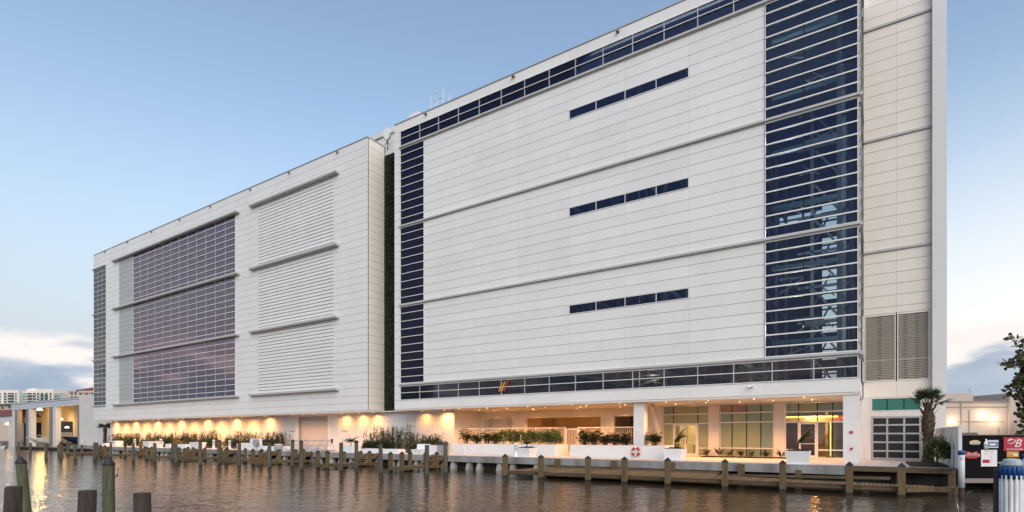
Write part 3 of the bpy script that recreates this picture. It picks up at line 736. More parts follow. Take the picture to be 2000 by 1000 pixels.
# undercroft: return wall, rear wall with openings, room behind
b = MB(); b.box(UX - .3, UX, BW + .301, WY + .3, -0.1, SOF - .125); b.build('return_wall', 'stucco', bld)
b = MB()
for (xa, xb) in ((UX, -31.5), (-28.16, -26.76), (-19.3, -18.19), (-16.3, -13.98)): b.box(xa, xb, WY, WY + .4, -0.1, SOF - .125)
b.box(-31.5, -28.16, WY, WY + .4, 3.18, SOF - .125); b.box(-26.76, -19.3, WY, WY + .4, 3.16, SOF - .125); b.box(-18.19, -16.3, WY, WY + .4, 3.16, SOF - .125)
b.box(-31.7, -27.9, WY + 1.2, WY + 1.4, -0.1, 3.4); b.box(-31.7, -31.5, WY + .4, WY + 1.2, -.1, 3.4); b.box(-28.16, -27.95, WY + .4, WY + 1.2, -.1, 3.4)
b.build('undercroft_wall', 'stucco', bld)
b = MB(); b.box(-28.0, -18.9, 50.0, 50.2, -0.1, 3.6); b.box(-28.1, -28.0, WY + .4, 50, -0.1, 3.6); b.box(-18.9, -18.7, WY + .4, 48, -.1, 3.6); b.box(-28.1, -13.7, WY + .4, 54, 3.45, 3.6)
b.build('carpark_wall', 'interior_tan', bld)
b = MB(); b.box(-22.0, -21.2, 49.7, 49.99, -.1, 3.0); b.box(-21.0, -19.0, 49.6, 49.98, -.1, 3.45); b.build('carpark_door', 'interior_dark', bld)
b = MB(); b.box(-27.9, -13.7, 42.9, 62, -0.14, -0.02); b.build('carpark_floor', 'paving', bld)
b = MB(); b.box(-18.5, -13.7, 56, 56.2, -.1, 6.0); b.build('courtyard_wall', 'white_paint', bld)
for (xa, xb, y) in ((-26.6, -23.5, 45.2), (-22.3, -19.4, 45.6)):
    b = MB(); b.box(xa, xb, y, y + .14, 3.32, 3.42); b.build('tube_light', 'strip_glow', bld)
spot('carpark_light', (-25.0, 46.0, 3.3), 800, WARM, 160, 1.0, bld); spot('carpark_light', (-21.5, 46.0, 3.3), 600, WARM, 160, 1.0, bld); spot('carpark_light', (-16.5, 51, 3.3), 200, (1, .9, .75), 160, 1.0, bld)
# columns
b = MB(); b.box(-1.55, XR - .03, FY + .08, FY + 1.25, -0.1, SOF - .125); cl = b.build('column', 'stucco', bld)
b = MB(); b.box(-1.22, -1.07, FY + .02, FY + .079, 1.68, 1.82); b.build('alarm_box', 'red_paint', cl)
b = MB(); b.lathe(-1.14, 0, [(.075, 0), (.075, .05), (.04, .09)], 10); b.v = [(v[0], FY + .079 - v[2], .81 + v[1]) for v in b.v]; b.build('siren', 'red_paint', cl)
b = MB(); b.box(-14.13, -13.40, FY + .35, FY + 1.1, -0.1, SOF - .125); b.build('column', 'stucco', bld)
b = MB(); b.bar((-13.95, WY - .2, 0), (-13.95, WY - 2.5, SOF - .2), .22, .3); b.build('raking_strut', 'stucco', bld)
# shop front piers and glazing
for (xa, xb) in ((-14.6, -13.98), (-10.44, -9.70), (-6.0, -5.32), (-1.68, -0.72)): MB().box(xa, xb, WY - .12, WY + .3, -0.1, SOF - .125).build('shopfront_pier', 'stucco', bld)
SY = WY
def bay(x0, x1, xs, zs, cells, door=None):
    f = MB(); fr = .06; ft = SOF - .13
    f.box(x0, x1, SY - .05, SY + .06, 0, fr); f.box(x0, x1, SY - .05, SY + .06, ft - fr, ft); f.box(x0, x0 + fr, SY - .05, SY + .06, fr, ft - fr); f.box(x1 - fr, x1, SY - .05, SY + .06, fr, ft - fr)
    w = f.build('shopfront_window', 'gate_white', bld)
    ex = [x0 + fr] + xs + [x1 - fr]; ez = [fr] + zs + [ft - fr]
    for i in range(len(ex) - 1):
        for jz in range(len(ez) - 1):
            m = cells[len(ez) - 2 - jz][i]
            if m: piece('pane', m, ex[i] + .004, ex[i + 1] - .004, SY, SY + .012, ez[jz] + .004, ez[jz + 1] - .004, w)
    for z in zs:
        if door and z < 2.4:
            piece('glazing_bar', 'gate_white', x0 + fr, door[0], SY - .045, SY + .05, z - .04, z + .04, w); piece('glazing_bar', 'gate_white', door[1], x1 - fr, SY - .045, SY + .05, z - .04, z + .04, w)
        else: piece('glazing_bar', 'gate_white', x0 + fr, x1 - fr, SY - .045, SY + .05, z - .04, z + .04, w)
    for x in xs:
        if door and min(abs(x - door[0]), abs(x - door[1])) < .12:
            piece('mullion', 'dark_frame', x - .03, x + .03, SY - .03, SY + .045, 2.52, ft - fr, w); piece('mullion', 'gate_white', x - .04, x + .04, SY - .04, SY + .048, fr, 2.44, w)
        else: piece('mullion', 'dark_frame', x - .03, x + .03, SY - .03, SY + .045, fr, ft - fr, w)
    return w
def leaf_door(w, x0, x1, gm, handle):
    f = MB(); t = .10
    f.box(x0, x1, SY - .06, SY, .03, .20); f.box(x0, x1, SY - .06, SY, 2.34, 2.44); f.box(x0, x0 + t, SY - .058, SY, .20, 2.34); f.box(x1 - t, x1, SY - .058, SY, .20, 2.34); f.box(x0 + t, x1 - t, SY - .05, SY - .01, .98, 1.02)
    d = f.build('glass_door', 'gate_white', bld)
    b = MB(); b.box(x0 + t, x1 - t, SY - .034, SY - .024, .2, .98); b.box(x0 + t, x1 - t, SY - .034, SY - .024, 1.02, 2.34); b.build('door_glass', gm, d)
    b = MB(); b.box(handle - .015, handle + .015, SY - .12, SY - .061, .9, 1.35); b.build('handle', 'dark_metal', d)
fg, ftl, fgr = 'frost_green', 'frost_teal', 'frost_grey'
wA = bay(-13.94, -10.45, [-13.13, -11.28], [.61, 2.48, 3.2], [[ftl, fg, fg], [fg, fg, fg], [fg, None, fg], [fg, None, fg]], door=(-13.13, -11.28))
leaf_door(wA, -13.08, -12.21, 'glass_clear', -12.3); leaf_door(wA, -12.20, -11.33, 'glass_clear', -12.11)
wB = bay(-9.68, -6.02, [-8.81, -7.82, -6.86], [.64, 2.53, 3.23], [[fgr, fgr, ftl, ftl], [ftl, fg, ftl, ftl], [fg, fg, fg, ftl], [fg, fg, ftl, ftl]])
gb, gc = 'glass_bronze', 'glass_clear'
wC = bay(-5.30, -1.70, [-4.46, -3.31, -2.41], [.58, 2.48, 3.2], [[ftl, fg, ftl, ftl], [gc, gc, gc, gc], [gb, None, gc, gc], [gb, None, gc, gc]], door=(-4.46, -3.31))
leaf_door(wC, -4.41, -3.36, 'glass_bronze', -4.3)
text('house_number', '1535', .27, (-3.88, SY - .02, 2.72), 0, 'led_white', bld, extrude=.01)
# rooms behind the glass
b = MB(); b.box(-14.0, -10.4, WY + 4.5, WY + 4.6, 0, 3.8); b.build('office_back_wall', 'room_wall_glow', bld)  # wall glows by itself, lamplight in the room put into its material
b = MB(); b.box(-14.05, -14.0, WY + .31, WY + 4.6, 0, 3.8); b.box(-10.4, -10.3, WY + .31, WY + 4.6, 0, 3.8); b.box(-6.2, -6.0, WY + .31, WY + 6, 0, 3.8); b.box(-5.9, -1.7, WY + 5.5, WY + 5.6, 0, 3.8); b.box(-1.7, -1.6, WY + .31, WY + 5.6, 0, 3.8); b.box(-3.0, -2.85, WY + 2.5, WY + 3.6, 0, 3.3)
b.build('room_wall', 'lobby_wall', bld)
b = MB(); b.box(-14.0, -1.6, WY + .32, WY + 5.6, -.02, 0.0); b.build('room_floor', 'interior_tan', bld)
b = MB(); b.box(-5.6, -2.2, WY + 2.2, WY + 2.35, 2.86, 2.96); b.build('cove_light', 'cove_glow', bld)
b = MB(); b.box(-5.8, -1.75, WY + 2.4, WY + 2.5, 2.5, 3.0); b.build('ceiling_drop', 'lobby_wall', bld)
b = MB(); b.box(-2.72, -2.66, WY + 2.6, WY + 2.7, .1, 2.7); b.build('slot_light', 'cove_glow', bld)
b = MB(); b.box(-12.3, -11.2, WY + 2.2, WY + 3.0, .70, .75)
for (xx, yy) in ((-12.2, 2.3), (-11.3, 2.3), (-12.2, 2.9), (-11.3, 2.9)): b.box(xx - .03, xx + .03, WY + yy - .03, WY + yy + .03, 0, .70)
b.build('office_table', 'bark', bld)
b = MB(); b.box(-2.30, -2.05, WY + .40, WY + .44, 2.60, 2.76); b.box(-1.95, -1.75, WY + .50, WY + .54, 2.70, 2.90); b.build('exit_sign', 'exit_red', bld)
point('office_light', (-12.2, WY + 2.2, 3.2), 130, (1, .75, .35), .2, bld); point('lobby_light', (-3.6, WY + 1.6, 2.6), 300, (1, .62, .22), .2, bld)
# downlights in the soffits
dz = SOF - .125
def downlight(x, y, e, size=110, blend=.8, d=.055):
    e *= 8.0; d = min(d, .036)
    b = MB(); b.lathe(x, y, [(d, dz - .02), (d, dz - .002)], 10); b.build('downlight', 'lamp_warm', bld)
    spot('downlight_beam', (x, y, dz - .06), e, WARM, size, blend, bld)
for x in (-102.0, -95.2, -88.2, -81.3, -74.3, -67.4, -60.3): downlight(x, BW - .72, 58, 170, 1.0)
for x in (-98.6, -91.7, -84.7, -77.8, -70.9, -63.8): downlight(x, BW - 1.5, 110, 170, 1.0, .05)
for x in (-46.7, -44.1, -41.9): downlight(x, BW - .65, 34, 165, 1.0)
downlight(-32.75, BW - .6, 60, 165, 1.0); downlight(-35.4, BW - .65, 22, 165, 1.0)
for x in (-54.2, -52.3, -50.4): downlight(x, BW - 1.2, 22, 120, .9)
for (x, y) in ((-29.7, 41.9), (-25.4, 41.9), (-21.0, 41.9), (-17.2, 41.9)): downlight(x, y, 34, 120, .8)
for (x, y) in ((-29.5, 39.4), (-26.0, 38.6), (-24.4, 40.2), (-22.5, 39.0), (-19.8, 40.0), (-18.6, 38.6), (-15.8, 39.4)): downlight(x, y, 46, 130, .8, .06)
for (x, y) in ((-12.2, 40.2), (-9.9, 39.6), (-7.8, 40.2), (-5.6, 39.6), (-3.4, 40.2)): downlight(x, y, 48, 130, .8, .06)
for x in (-30.2, -27.2, -23.2, -19.2, -15.4, -12.0, -9.2, -6.4, -3.6): downlight(x, 37.4, 40, 150, 1.0, .05)
# small camera on the fascia
b = MB(); b.box(-6.38, -6.30, FY - .05, FY - .001, 4.50, 4.62); b.tube([(-6.34, FY - .04, 4.57), (-6.28, FY - .3, 4.60), (-6.1, FY - .42, 4.56), (-6.06, FY - .44, 4.36)], .035, .035, 7); b.tube([(-6.40, FY - .05, 4.56), (-6.62, FY - .28, 4.56)], .05, .05, 8)
b.build('security_camera', 'alu_white', bld)
# roof objects
b = MB(); b.tube([(-39.55, FY + 1.5, 29.3), (-39.55, FY + 1.5, 30.9)], .05); b.bar((-39.9, FY + 1.5, 29.9), (-39.1, FY + 1.5, 30.5), .05); b.bar((-39.95, FY + 1.45, 30.5), (-39.3, FY + 1.5, 29.8), .05); ms = b.build('mast', 'dark_metal', bld)
b = MB(); b.hexa([(-39.6, FY + 1.40, 30.2), (-39.0, FY + 1.40, 30.9), (-39.0, FY + 1.46, 30.9), (-39.6, FY + 1.46, 30.2), (-40.2, FY + 1.40, 30.9), (-39.6, FY + 1.40, 31.6), (-39.6, FY + 1.46, 31.6), (-40.2, FY + 1.46, 30.9)]); b.build('antenna_panel', 'alu_white', ms)
b = MB()
for X_ in (-34.7, -33.2):
    for y in (FY + 2.3, FY + 3.2): b.tube([(X_, y, TOP + 1.7), (X_, y, TOP + 3.2)], .028)
for z in (2.5, 3.2): b.tube([(-34.7, FY + 2.3, TOP + z), (-33.2, FY + 2.3, TOP + z)], .04); b.tube([(-34.7, FY + 3.2, TOP + z), (-33.2, FY + 3.2, TOP + z)], .04); b.tube([(-34.7, FY + 2.3, TOP + z), (-34.7, FY + 3.2, TOP + z)], .04)
b.build('roof_railing', 'alu_white', bld)
b = MB(); b.box(-37.6, -36.4, FY + 2.4, FY + 3.2, TOP + 1.7, TOP + 2.3); b.build('roof_vent', 'alu_white', bld)

# ------------------------------------------------------------------ plants (generators)
def fan_leaf(b, c, d, l, rng, n=11, spread=2.2, w=.05):
    """One palmate leaf: blades fanned out from the end of a stalk."""
    d = Vector(d).normalized(); side = d.cross(Vector((0, 0, 1)))
    if side.length < .05: side = Vector((1, 0, 0))
    side.normalize()
    for k in range(n):
        a = (k / (n - 1) - .5) * spread
        dd = d * math.cos(a) + side * math.sin(a) + Vector((0, 0, -.12 * abs(a)))
        b.leaf(c, dd, side.cross(d), l * (1 - .18 * abs(a)) * rng.uniform(.9, 1.05), w, rng.uniform(.1, .28))
def clump_palm(b, st, x, y, z, h, r, rng, stems=9):
    stems = int(stems * 1.8)
    """Lady palm: canes carrying small fans."""
    for _ in range(stems):
        a = rng.uniform(0, 6.28); rr = r * rng.uniform(.1, .9); hh = h * rng.uniform(.45, 1)
        p0 = Vector((x + rr * .35 * math.cos(a), y + rr * .35 * math.sin(a), z)); p1 = Vector((x + rr * math.cos(a) * .8, y + rr * math.sin(a) * .8, z + hh * .85))
        st.tube([p0, p1], .018, .012, 4)
        for k in range(5):
            q = p0.lerp(p1, .45 + .13 * k); a2 = rng.uniform(0, 6.28); dd = Vector((math.cos(a2), math.sin(a2), rng.uniform(.1, .7)))
            q2 = q + dd * .16
            fan_leaf(b, q2, dd, .36 * rng.uniform(.8, 1.15), rng, 7, 2.4, .07)
def shrub(b, x, y, z, rx, ry, rz_, rng, n=420, l=.16, w=.08):
    for _ in range(n):
        t = rng.uniform(0, 6.28); u = rng.uniform(-.35, 1); rr = (1 - u * u) ** .5 if u > 0 else 1
        q = rng.uniform(.62, 1.03) * (1 + .16 * math.sin(3 * t + x * 5) + .12 * math.sin(7 * u + t * 2))
        n_ = Vector((math.cos(t) * rr, math.sin(t) * rr, u))
        c = Vector((x + n_.x * rx * q, y + n_.y * ry * q, z + rz_ * .45 + n_.z * rz_ * .55 * q))
        if c.z < z: c.z = z + .02
        d = n_ + Vector((rng.uniform(-.8, .8), rng.uniform(-.8, .8), rng.uniform(-.4, .9)))
        b.leaf(c, d, (rng.uniform(-1, 1), rng.uniform(-1, 1), 1), l * rng.uniform(.7, 1.3), w, .15)
def reeds(b, st, x0, x1, y0, y1, z, h, rng, n):
    """Tall thin wavy stems with leaves up their length."""
    for _ in range(n):
        x, y, hh = rng.uniform(x0, x1), rng.uniform(y0, y1), h * rng.uniform(.6, 1.05)
        lean = Vector((rng.uniform(-.16, .16), rng.uniform(-.12, .12), 0)); ph = rng.uniform(0, 6.28)
        pts = [Vector((x, y, z)) + lean * (k / 4 * hh) + Vector((.07 * math.sin(ph + k * 1.7), .05 * math.cos(ph + k * 1.3), hh * k / 4)) for k in range(5)]
        st.tube(pts, .03, .014, 4)
        for k in range(rng.randint(22, 30)):
            t = rng.uniform(.08, 1) * 3.999; i = int(t); p = pts[i].lerp(pts[i + 1], t - i); a = rng.uniform(0, 6.28)
            b.leaf(p, (math.cos(a), math.sin(a), rng.uniform(.2, 1.2)), (0, 0, 1), rng.uniform(.20, .36), rng.uniform(.07, .12), .15)
def feather_palm(b, st, x, y, z, h, rng, fronds=9, l=.9, az=None, leafw=.05):
    """Young arching palm: stalk with pinnate fronds."""
    st.tube([(x, y, z), (x + .02, y, z + h * .35)], .05, .03, 6)
    for k in range(fronds):
        a = (k * 2.4 + rng.uniform(-.3, .3)) if az is None else az + rng.uniform(-.7, .7); up = rng.uniform(.5, 1.5) if az is None else rng.uniform(1.1, 2.2); pts = []
        for i in range(7):
            t = i / 6; pts.append(Vector((x + math.cos(a) * l * t * .75, y + math.sin(a) * l * t * .75, z + h * .30 + l * up * t * .62 - .45 * l * t * t)))
        st.tube(pts, .012, .005, 4)
        for i in range(1, 7):
            d = (pts[i] - pts[i - 1]).normalized(); sd = d.cross(Vector((0, 0, 1))).normalized()
            for s in (-1, 1):
                for q in (0, .5):
                    b.leaf(pts[i - 1].lerp(pts[i], q), d * .8 + sd * s * .8 + Vector((0, 0, .1)), (0, 0, 1), .34 * l * (1 - .35 * i / 6), leafw, .2)
def rosette(b, x, y, z, l, rng, n=22, w=.06):
    for k in range(n):
        a = rng.uniform(0, 6.28); up = rng.uniform(.35, 2.2)
        b.leaf((x + .02 * math.cos(a), y + .02 * math.sin(a), z + rng.uniform(0, .12)), (math.cos(a), math.sin(a), up), (0, 0, 1), l * rng.uniform(.75, 1.1), w, .18)
def plant(name, label, cat, loc, build_fn, leafm, stemm='stem', group=None):
    t = thing(name, label, cat, loc, group); b, st = MB(), MB(); build_fn(b, st)
    if b.v: b.build('foliage', leafm, t)
    if st.v: st.build('stems', stemm, t)
    return t

# ------------------------------------------------------------------ long planters, fence and plants in front of the undercroft
def wall_planter(x0, x1, label):
    t = thing('planter_wall', label, 'planter', ((x0 + x1) / 2, 36.9, 0))
    b = MB(); b.box(x0, x1, 36.28, 36.40, 0.002, .88); b.box(x0, x0 + .12, 36.40, 38.2, 0.002, .88); b.box(x1 - .12, x1, 36.40, 38.2, 0.002, .88); b.box(x0, x1, 38.2, 38.32, 0.002, .88)
    b.build('wall', 'white_paint', t); b = MB(); b.box(x0 + .12, x1 - .12, 36.40, 38.2, 0.002, .78); b.build('soil', 'soil', t)
    return t
wall_planter(-30.1, -20.06, 'longer of two low white planter walls, left of the white gate')
wall_planter(-18.84, -11.72, 'low white planter wall with the red life ring, right of the white gate')
rng = random.Random(21)
lady = [(-29.35, 1.5), (-28.2, 1.3), (-27.15, 1.45), (-26.2, 1.2)]
for i, (x, h) in enumerate(lady):
    plant('lady_palm', 'lit fan-leaved palm in the long white planter, %s of four' % ('leftmost' if i == 0 else ORD[i]), 'palm', (x, 37.3, .78), lambda b, st: clump_palm(b, st, x, 37.3, .78, h, .55, rng, 10), 'leaf_fan_lit', group='fan palms in the left planter wall')
for i, x in enumerate((-25.4, -24.55, -23.7, -22.85, -22.0, -21.1, -20.6)):
    plant('clusia_shrub', 'round-leaved green shrub in the long white planter, %s of seven' % ('leftmost' if i == 0 else ORD[i]), 'shrub', (x, 37.3, .78), lambda b, st: (shrub(b, x, 37.25, .78, .55, .55, rng.uniform(1.0, 1.22), rng, 640, .17, .11), st.tube([(x, 37.25, .78), (x, 37.25, 1.2)], .03, .02, 5)), 'leaf_green', group='shrubs in the left planter wall')
for i, x in enumerate((-18.1, -17.35, -16.5, -15.7, -14.9)):
    plant('lady_palm', 'dark fan-leaved palm in the planter behind the life ring, %s of five' % ('leftmost' if i == 0 else ORD[i]), 'palm', (x, 37.3, .78), lambda b, st: clump_palm(b, st, x, 37.3, .78, rng.uniform(1.1, 1.3), .55, rng, 11), 'leaf_croton', group='fan palms in the right planter wall')
plant('lady_palm', 'single fan palm in the planter just right of the column', 'palm', (-12.75, 37.3, .78), lambda b, st: clump_palm(b, st, -12.75, 37.3, .78, 1.2, .6, rng, 12), 'leaf_fan_lit')
# railing
fn = thing('metal_railing', 'white vertical-bar metal fence with a gate behind the planter walls', 'fence', (-23, 39.5, 0))
b = MB()
for (xa, xb) in ((-31.9, -20.95), (-19.7, -14.2)): b.box(xa, xb, 39.48, 39.52, 2.16, 2.22); b.box(xa, xb, 39.48, 39.52, .12, .17)
b.build('rail', 'gate_white', fn)
for x in (-31.9, -29.2, -26.5, -23.7, -20.95, -19.7, -17.0, -14.3): piece('post', 'gate_white', x - .035, x + .035, 39.46, 39.54, 0, 2.26, fn)
x = -31.75
while x < -14.3:
    if not (-20.98 < x < -19.66): piece('picket', 'gate_white', x - .011, x + .011, 39.489, 39.511, .17, 2.16, fn)
    x += .155
b = MB(); b.box(-20.85, -20.78, 39.47, 39.53, .05, 2.12); b.box(-19.88, -19.81, 39.47, 39.53, .05, 2.12); b.box(-20.78, -19.88, 39.475, 39.525, 2.03, 2.12); b.box(-20.78, -19.88, 39.475, 39.525, .05, .14); gt = b.build('gate', 'gate_white', fn)
for k in range(6): piece('gate_bar', 'gate_white', -20.66 + k * .135, -20.635 + k * .135, 39.488, 39.512, .14, 2.03, gt)
# life ring
lr = thing('life_ring', 'red and white life ring hanging on the low white planter wall', 'life ring', (-13.72, 36.2, .46))
for q in range(4):
    for part, (a0, a1), m in (('ring_segment', (q * 90 + 12, q * 90 + 78), 'red_paint'), ('ring_band', (q * 90 - 12, q * 90 + 12), 'white_paint')):
        b = MB(); pts = [(-13.72 + .27 * math.cos(R(a0 + (a1 - a0) * k / 6)), 36.19, .46 + .27 * math.sin(R(a0 + (a1 - a0) * k / 6))) for k in range(7)]
        b.tube(pts, .075, .075, 8); b.build(part, m, lr, True)
b = MB(); b.box(-13.79, -13.65, 36.24, 36.279, .36, .62); b.build('hook_board', 'white_paint', lr)
# tapered planters
def tub(name, label, cx, cy, w, h, plantlabel=None, seed=1, ph=1.3, az=0, kind='palm'):
    t = thing(name, label, 'planter', (cx, cy, 0))
    b = MB(); b.frustum(cx, cy, .045, h, w * .42, w * .42, w * .5, w * .5); b.frustum(cx, cy, .003, .045, w * .455, w * .455, w * .455, w * .455)
    b.build('box', 'planter_white', t)
    b = MB(); b.frustum(cx, cy, h, h + .035, w * .46, w * .46, w * .40, w * .40)
    rg = random.Random(seed)
    for _ in range(40):
        a = rg.uniform(0, 6.28); rr = w * .42 * rg.random() ** .5; b.leaf((cx + rr * math.cos(a), cy + rr * math.sin(a), h + .02), (rg.uniform(-1, 1), rg.uniform(-1, 1), .9), (0, 0, 1), .12, .09)
    b.build('mulch', 'soil', t)
    if plantlabel:
        rg = random.Random(seed)
        plant('potted_palm', plantlabel, 'palm', (cx, cy, h), lambda b, st: feather_palm(b, st, cx, cy, h, ph, rg, 11, ph * .8, az, .075), 'leaf_green')
tub('square_planter', 'white tapered square planter standing left of the glazed double door', -10.8, 35.4, 1.22, .72, 'windblown palm in the planter before the double door', 4, 1.35, .5)
tub('square_planter', 'white tapered square planter at the quay edge before the single door', -3.55, 33.85, 1.18, .72, 'windblown palm in the quay-edge planter before the single door', 9, 1.35, .5)
tub('square_planter', 'small white square planter with a sprouting palm before the long planter wall', -21.4, 34.4, 1.15, .66, 'short upright palm sprouting from the small square planter', 6, .85, None)
# planting bed along the shop front
bd = MB(); bd.box(-10.6, -5.0, 40.9, 42.5, .002, .06); bed = bd.build('planting_bed', 'soil'); tag(bed, 'dark mulch bed along the foot of the shop front', 'flower bed')
for i, x in enumerate((-10.36, -9.45, -8.75, -7.95, -7.31, -6.38, -5.42)):
    plant('dracaena', 'spiky dark-leaved plant in the shop front bed, %s of seven' % ('leftmost' if i == 0 else ORD[i]), 'plant', (x, 41.6, .06), lambda b, st: rosette(b, x, 41.6, .06, rng.uniform(.62, .85), rng, 26, .085), 'leaf_croton', group='spiky plants in the shop front bed')
# bed, palm and bush beside the sectional door
bd = MB(); bd.box(1.45, 3.0, 34.0, 39.6, .002, .06); bed = bd.build('planting_bed', 'soil'); tag(bed, 'dark mulch bed under the stout palm at the quay end', 'flower bed')
pt = thing('sabal_palm', 'stout fan palm with rough trunk beside the sectional glass door', 'palm', (2.45, 38.5, 0))
rng = random.Random(8)
b = MB(); b.lathe(2.45, 38.5, [(.29, .02), (.26, .6), (.25, 1.5), (.29, 2.2), (.28, 2.7), (.19, 3.1), (.10, 3.4)], 12, (0, 0), .12, rng)
for k in range(46):
    a = k * 2.4; z = 1.1 + k * .046; r = .22
    b.leaf((2.45 + r * math.cos(a), 38.5 + r * math.sin(a), z), (math.cos(a) * .6, math.sin(a) * .6, 1.0), (0, 0, 1), .34 + .25 * (k > 32), .15, 0)
b.build('trunk', 'bark', pt)
b = MB(); st = MB()
for (a, up, ln) in ((2.9, 1.5, 1.0), (2.2, 2.2, 1.15), (.6, 2.6, 1.2), (3.6, 2.4, 1.1), (1.4, 3.0, 1.25), (4.4, 2.0, 1.0), (-.2, .55, .95), (-.1, 1.2, .85), (5.4, 2.2, 1.05), (3.2, .9, .9)):
    p0 = Vector((2.45, 38.5, 3.12)); d = Vector((math.cos(a), math.sin(a), up)).normalized(); p1 = p0 + d * ln * .62
    st.tube([p0, p1], .03, .02, 5); fan_leaf(b, p1, d + Vector((0, 0, -.1)), .78, rng, 19, 3.2, .075)
b.build('fronds', 'leaf_dark', pt); st.build('stalks', 'stem', pt)
plant('garden_bush', 'round dark green bush at the foot of the stout palm', 'bush', (2.62, 35.2, .06), lambda b, st: (shrub(b, 2.62, 35.2, .04, .52, .7, 1.35, rng, 1700, .14, .085), st.tube([(2.62, 35.2, .05), (2.62, 35.2, .7)], .05, .03, 5)), 'leaf_green')
# ------------------------------------------------------------------ left walkway: beds of reeds, tubs, pedestals
rng = random.Random(31)
beds = [(-100.6, -91.4, 1.75, 60, 'reed bed at the far left end of the concrete wall, beside the two palms'), (-89.6, -80.2, 1.8, 64, 'dark reed bed behind the flared planter, second from left along the concrete wall'),
        (-79.8, -69.5, 2.0, 72, 'dark reed bed in the middle of the left concrete wall, third from left'), (-67.2, -60.6, 1.85, 46, 'dark reed bed left of the white pump cabinet along the concrete wall'),
        (-59.6, -55.6, 1.9, 30, 'short reed bed just left of the roller shutter'), (-42.0, -36.4, 2.25, 52, 'tall reed bed right of the roller shutter below the living wall'),
        (-36.2, -32.6, 1.6, 30, 'reed bed beside the lit end of the concrete wall')]
for (x0, x1, h, n, lab) in beds:
    lab = lab
    t = thing('reed_bed', lab, 'plants', ((x0 + x1) / 2, 37.7, 0))
    b, st = MB(), MB(); reeds(b, st, x0, x1, 37.3, 38.4, .0, h * 1.08, rng, int(n * 1.5))
    for _ in range(int((x1 - x0) / .9)):
        x = rng.uniform(x0 + .3, x1 - .3); shrub(b, x, 37.2, 0, .62, .5, rng.uniform(.8, 1.25), rng, 260, .26, .12)
    o = b.build('foliage', 'leaf_reed', t); o['kind'] = 'stuff'; o = st.build('stems', 'leaf_reed', t); o['kind'] = 'stuff'
    b = MB(); b.box(x0 - .1, x1 + .1, 36.9, 38.7, .002, .05); b.build('bed_soil', 'soil', t)
for i, (x, y, h, lab) in enumerate(((-94.8, 35.6, 1.2, 'low feathery palm at the left end of the quay'), (-76.6, 36.4, 1.6, 'feathery palm in the left reed beds behind the flared planter'), (-66.2, 36.3, 1.35, 'feathery palm behind the third flared planter on the left quay'),
                          (-57.6, 36.0, 1.6, 'feathery palm above the planter beside the pump cabinet'), (-40.7, 34.5, 1.25, 'bushy palm in the white planter right of the gangway'), (-31.8, 35.6, 1.3, 'feathery palm by the flared planter under the lit wall end'))):
    z = .62 if i == 4 else .02
    plant('feather_palm', lab, 'palm', (x, y, z), lambda b, st: feather_palm(b, st, x, y, z, h, rng, 15, h * .78, None, .085), 'leaf_dark')
plant('flowering_shrub', 'bright green shrub beside the left reed bed and flared planter', 'shrub', (-81.3, 36.2, 0), lambda b, st: shrub(b, -81.3, 36.2, 0, .7, .5, 1.0, rng, 300, .2, .09), 'leaf_yellow')
for i, (x, lab) in enumerate(((-109.2, 'left one of two palms at the far end of the concrete wall'), (-106.2, 'right one of two palms, warmly lit, at the end of the concrete wall'))):
    t = thing('trunk_palm', lab, 'palm', (x, 40.0, -.06), 'two palms at the far end of the wall')
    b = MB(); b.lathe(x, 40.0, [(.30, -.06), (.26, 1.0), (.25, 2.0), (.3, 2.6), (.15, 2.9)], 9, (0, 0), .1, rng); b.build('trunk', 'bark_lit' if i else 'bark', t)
    b = MB(); st = MB()
    for k in range(13):
        a = k * 2.4; d = Vector((math.cos(a), math.sin(a), rng.uniform(.2, 1.5))).normalized(); p1 = Vector((x, 40.0, 2.7)) + d * .7
        st.tube([(x, 40.0, 2.6), p1], .035, .02, 4); fan_leaf(b, p1, d, .95, rng, 13, 2.8, .10)
    b.build('fronds', 'leaf_dark', t); st.build('stalks', 'stem', t)
spot('uplight', (-105.2, 39.2, .1), 120, (1, .5, .15), 80, .6, None, (-.35, .25, 1))
def low_planter(x0, x1, y, h, label, flare=0.0, d=1.0):
    t = thing('white_planter', label, 'planter', ((x0 + x1) / 2, y, 0)); cx = (x0 + x1) / 2; w = (x1 - x0) / 2
    b = MB(); b.frustum(cx, y, .003, h, w - flare, d / 2 - flare * .6, w, d / 2); b.frustum(cx, y, h + .001, h + .03, w - .08, d / 2 - .08, w - .08, d / 2 - .08); b.build('box', 'planter_white', t)
    return t
low_planter(-95.7, -93.5, 36.1, .75, 'plain white planter box at the far left end of the quay')
low_planter(-93.2, -92.2, 34.3, .45, 'small low white box beside the far left planter')
low_planter(-80.8, -78.95, 34.3, .78, 'flared white planter beside the bright green shrub', .2)
low_planter(-77.95, -77.15, 34.3, .8, 'narrow flared white planter right of the bright green shrub', .12)
low_planter(-74.85, -73.7, 34.3, .5, 'short low white bench box between flared planters', 0, .7)
low_planter(-72.3, -69.9, 34.3, .48, 'long low white bench box left of the third flared planter', 0, .7)
low_planter(-68.75, -66.6, 34.3, .75, 'third flared white planter from the left on the quay', .2)
low_planter(-58.5, -56.7, 34.3, .72, 'white square planter just left of the pump cabinet')
low_planter(-54.75, -53.2, 34.3, .45, 'low white bench box just right of the pump cabinet', 0, .7)
low_planter(-52.55, -50.4, 34.5, .45, 'low white bench box beside the round tub at the gangway', 0, .7)
low_planter(-41.6, -39.8, 34.4, .62, 'white planter holding a bushy palm right of the gangway')
low_planter(-38.75, -36.65, 34.6, .36, 'left one of two long low white kerb planters below the tall reeds', 0, .9)
low_planter(-36.2, -34.3, 34.6, .36, 'right one of two long low white kerb planters below the tall reeds', 0, .9)
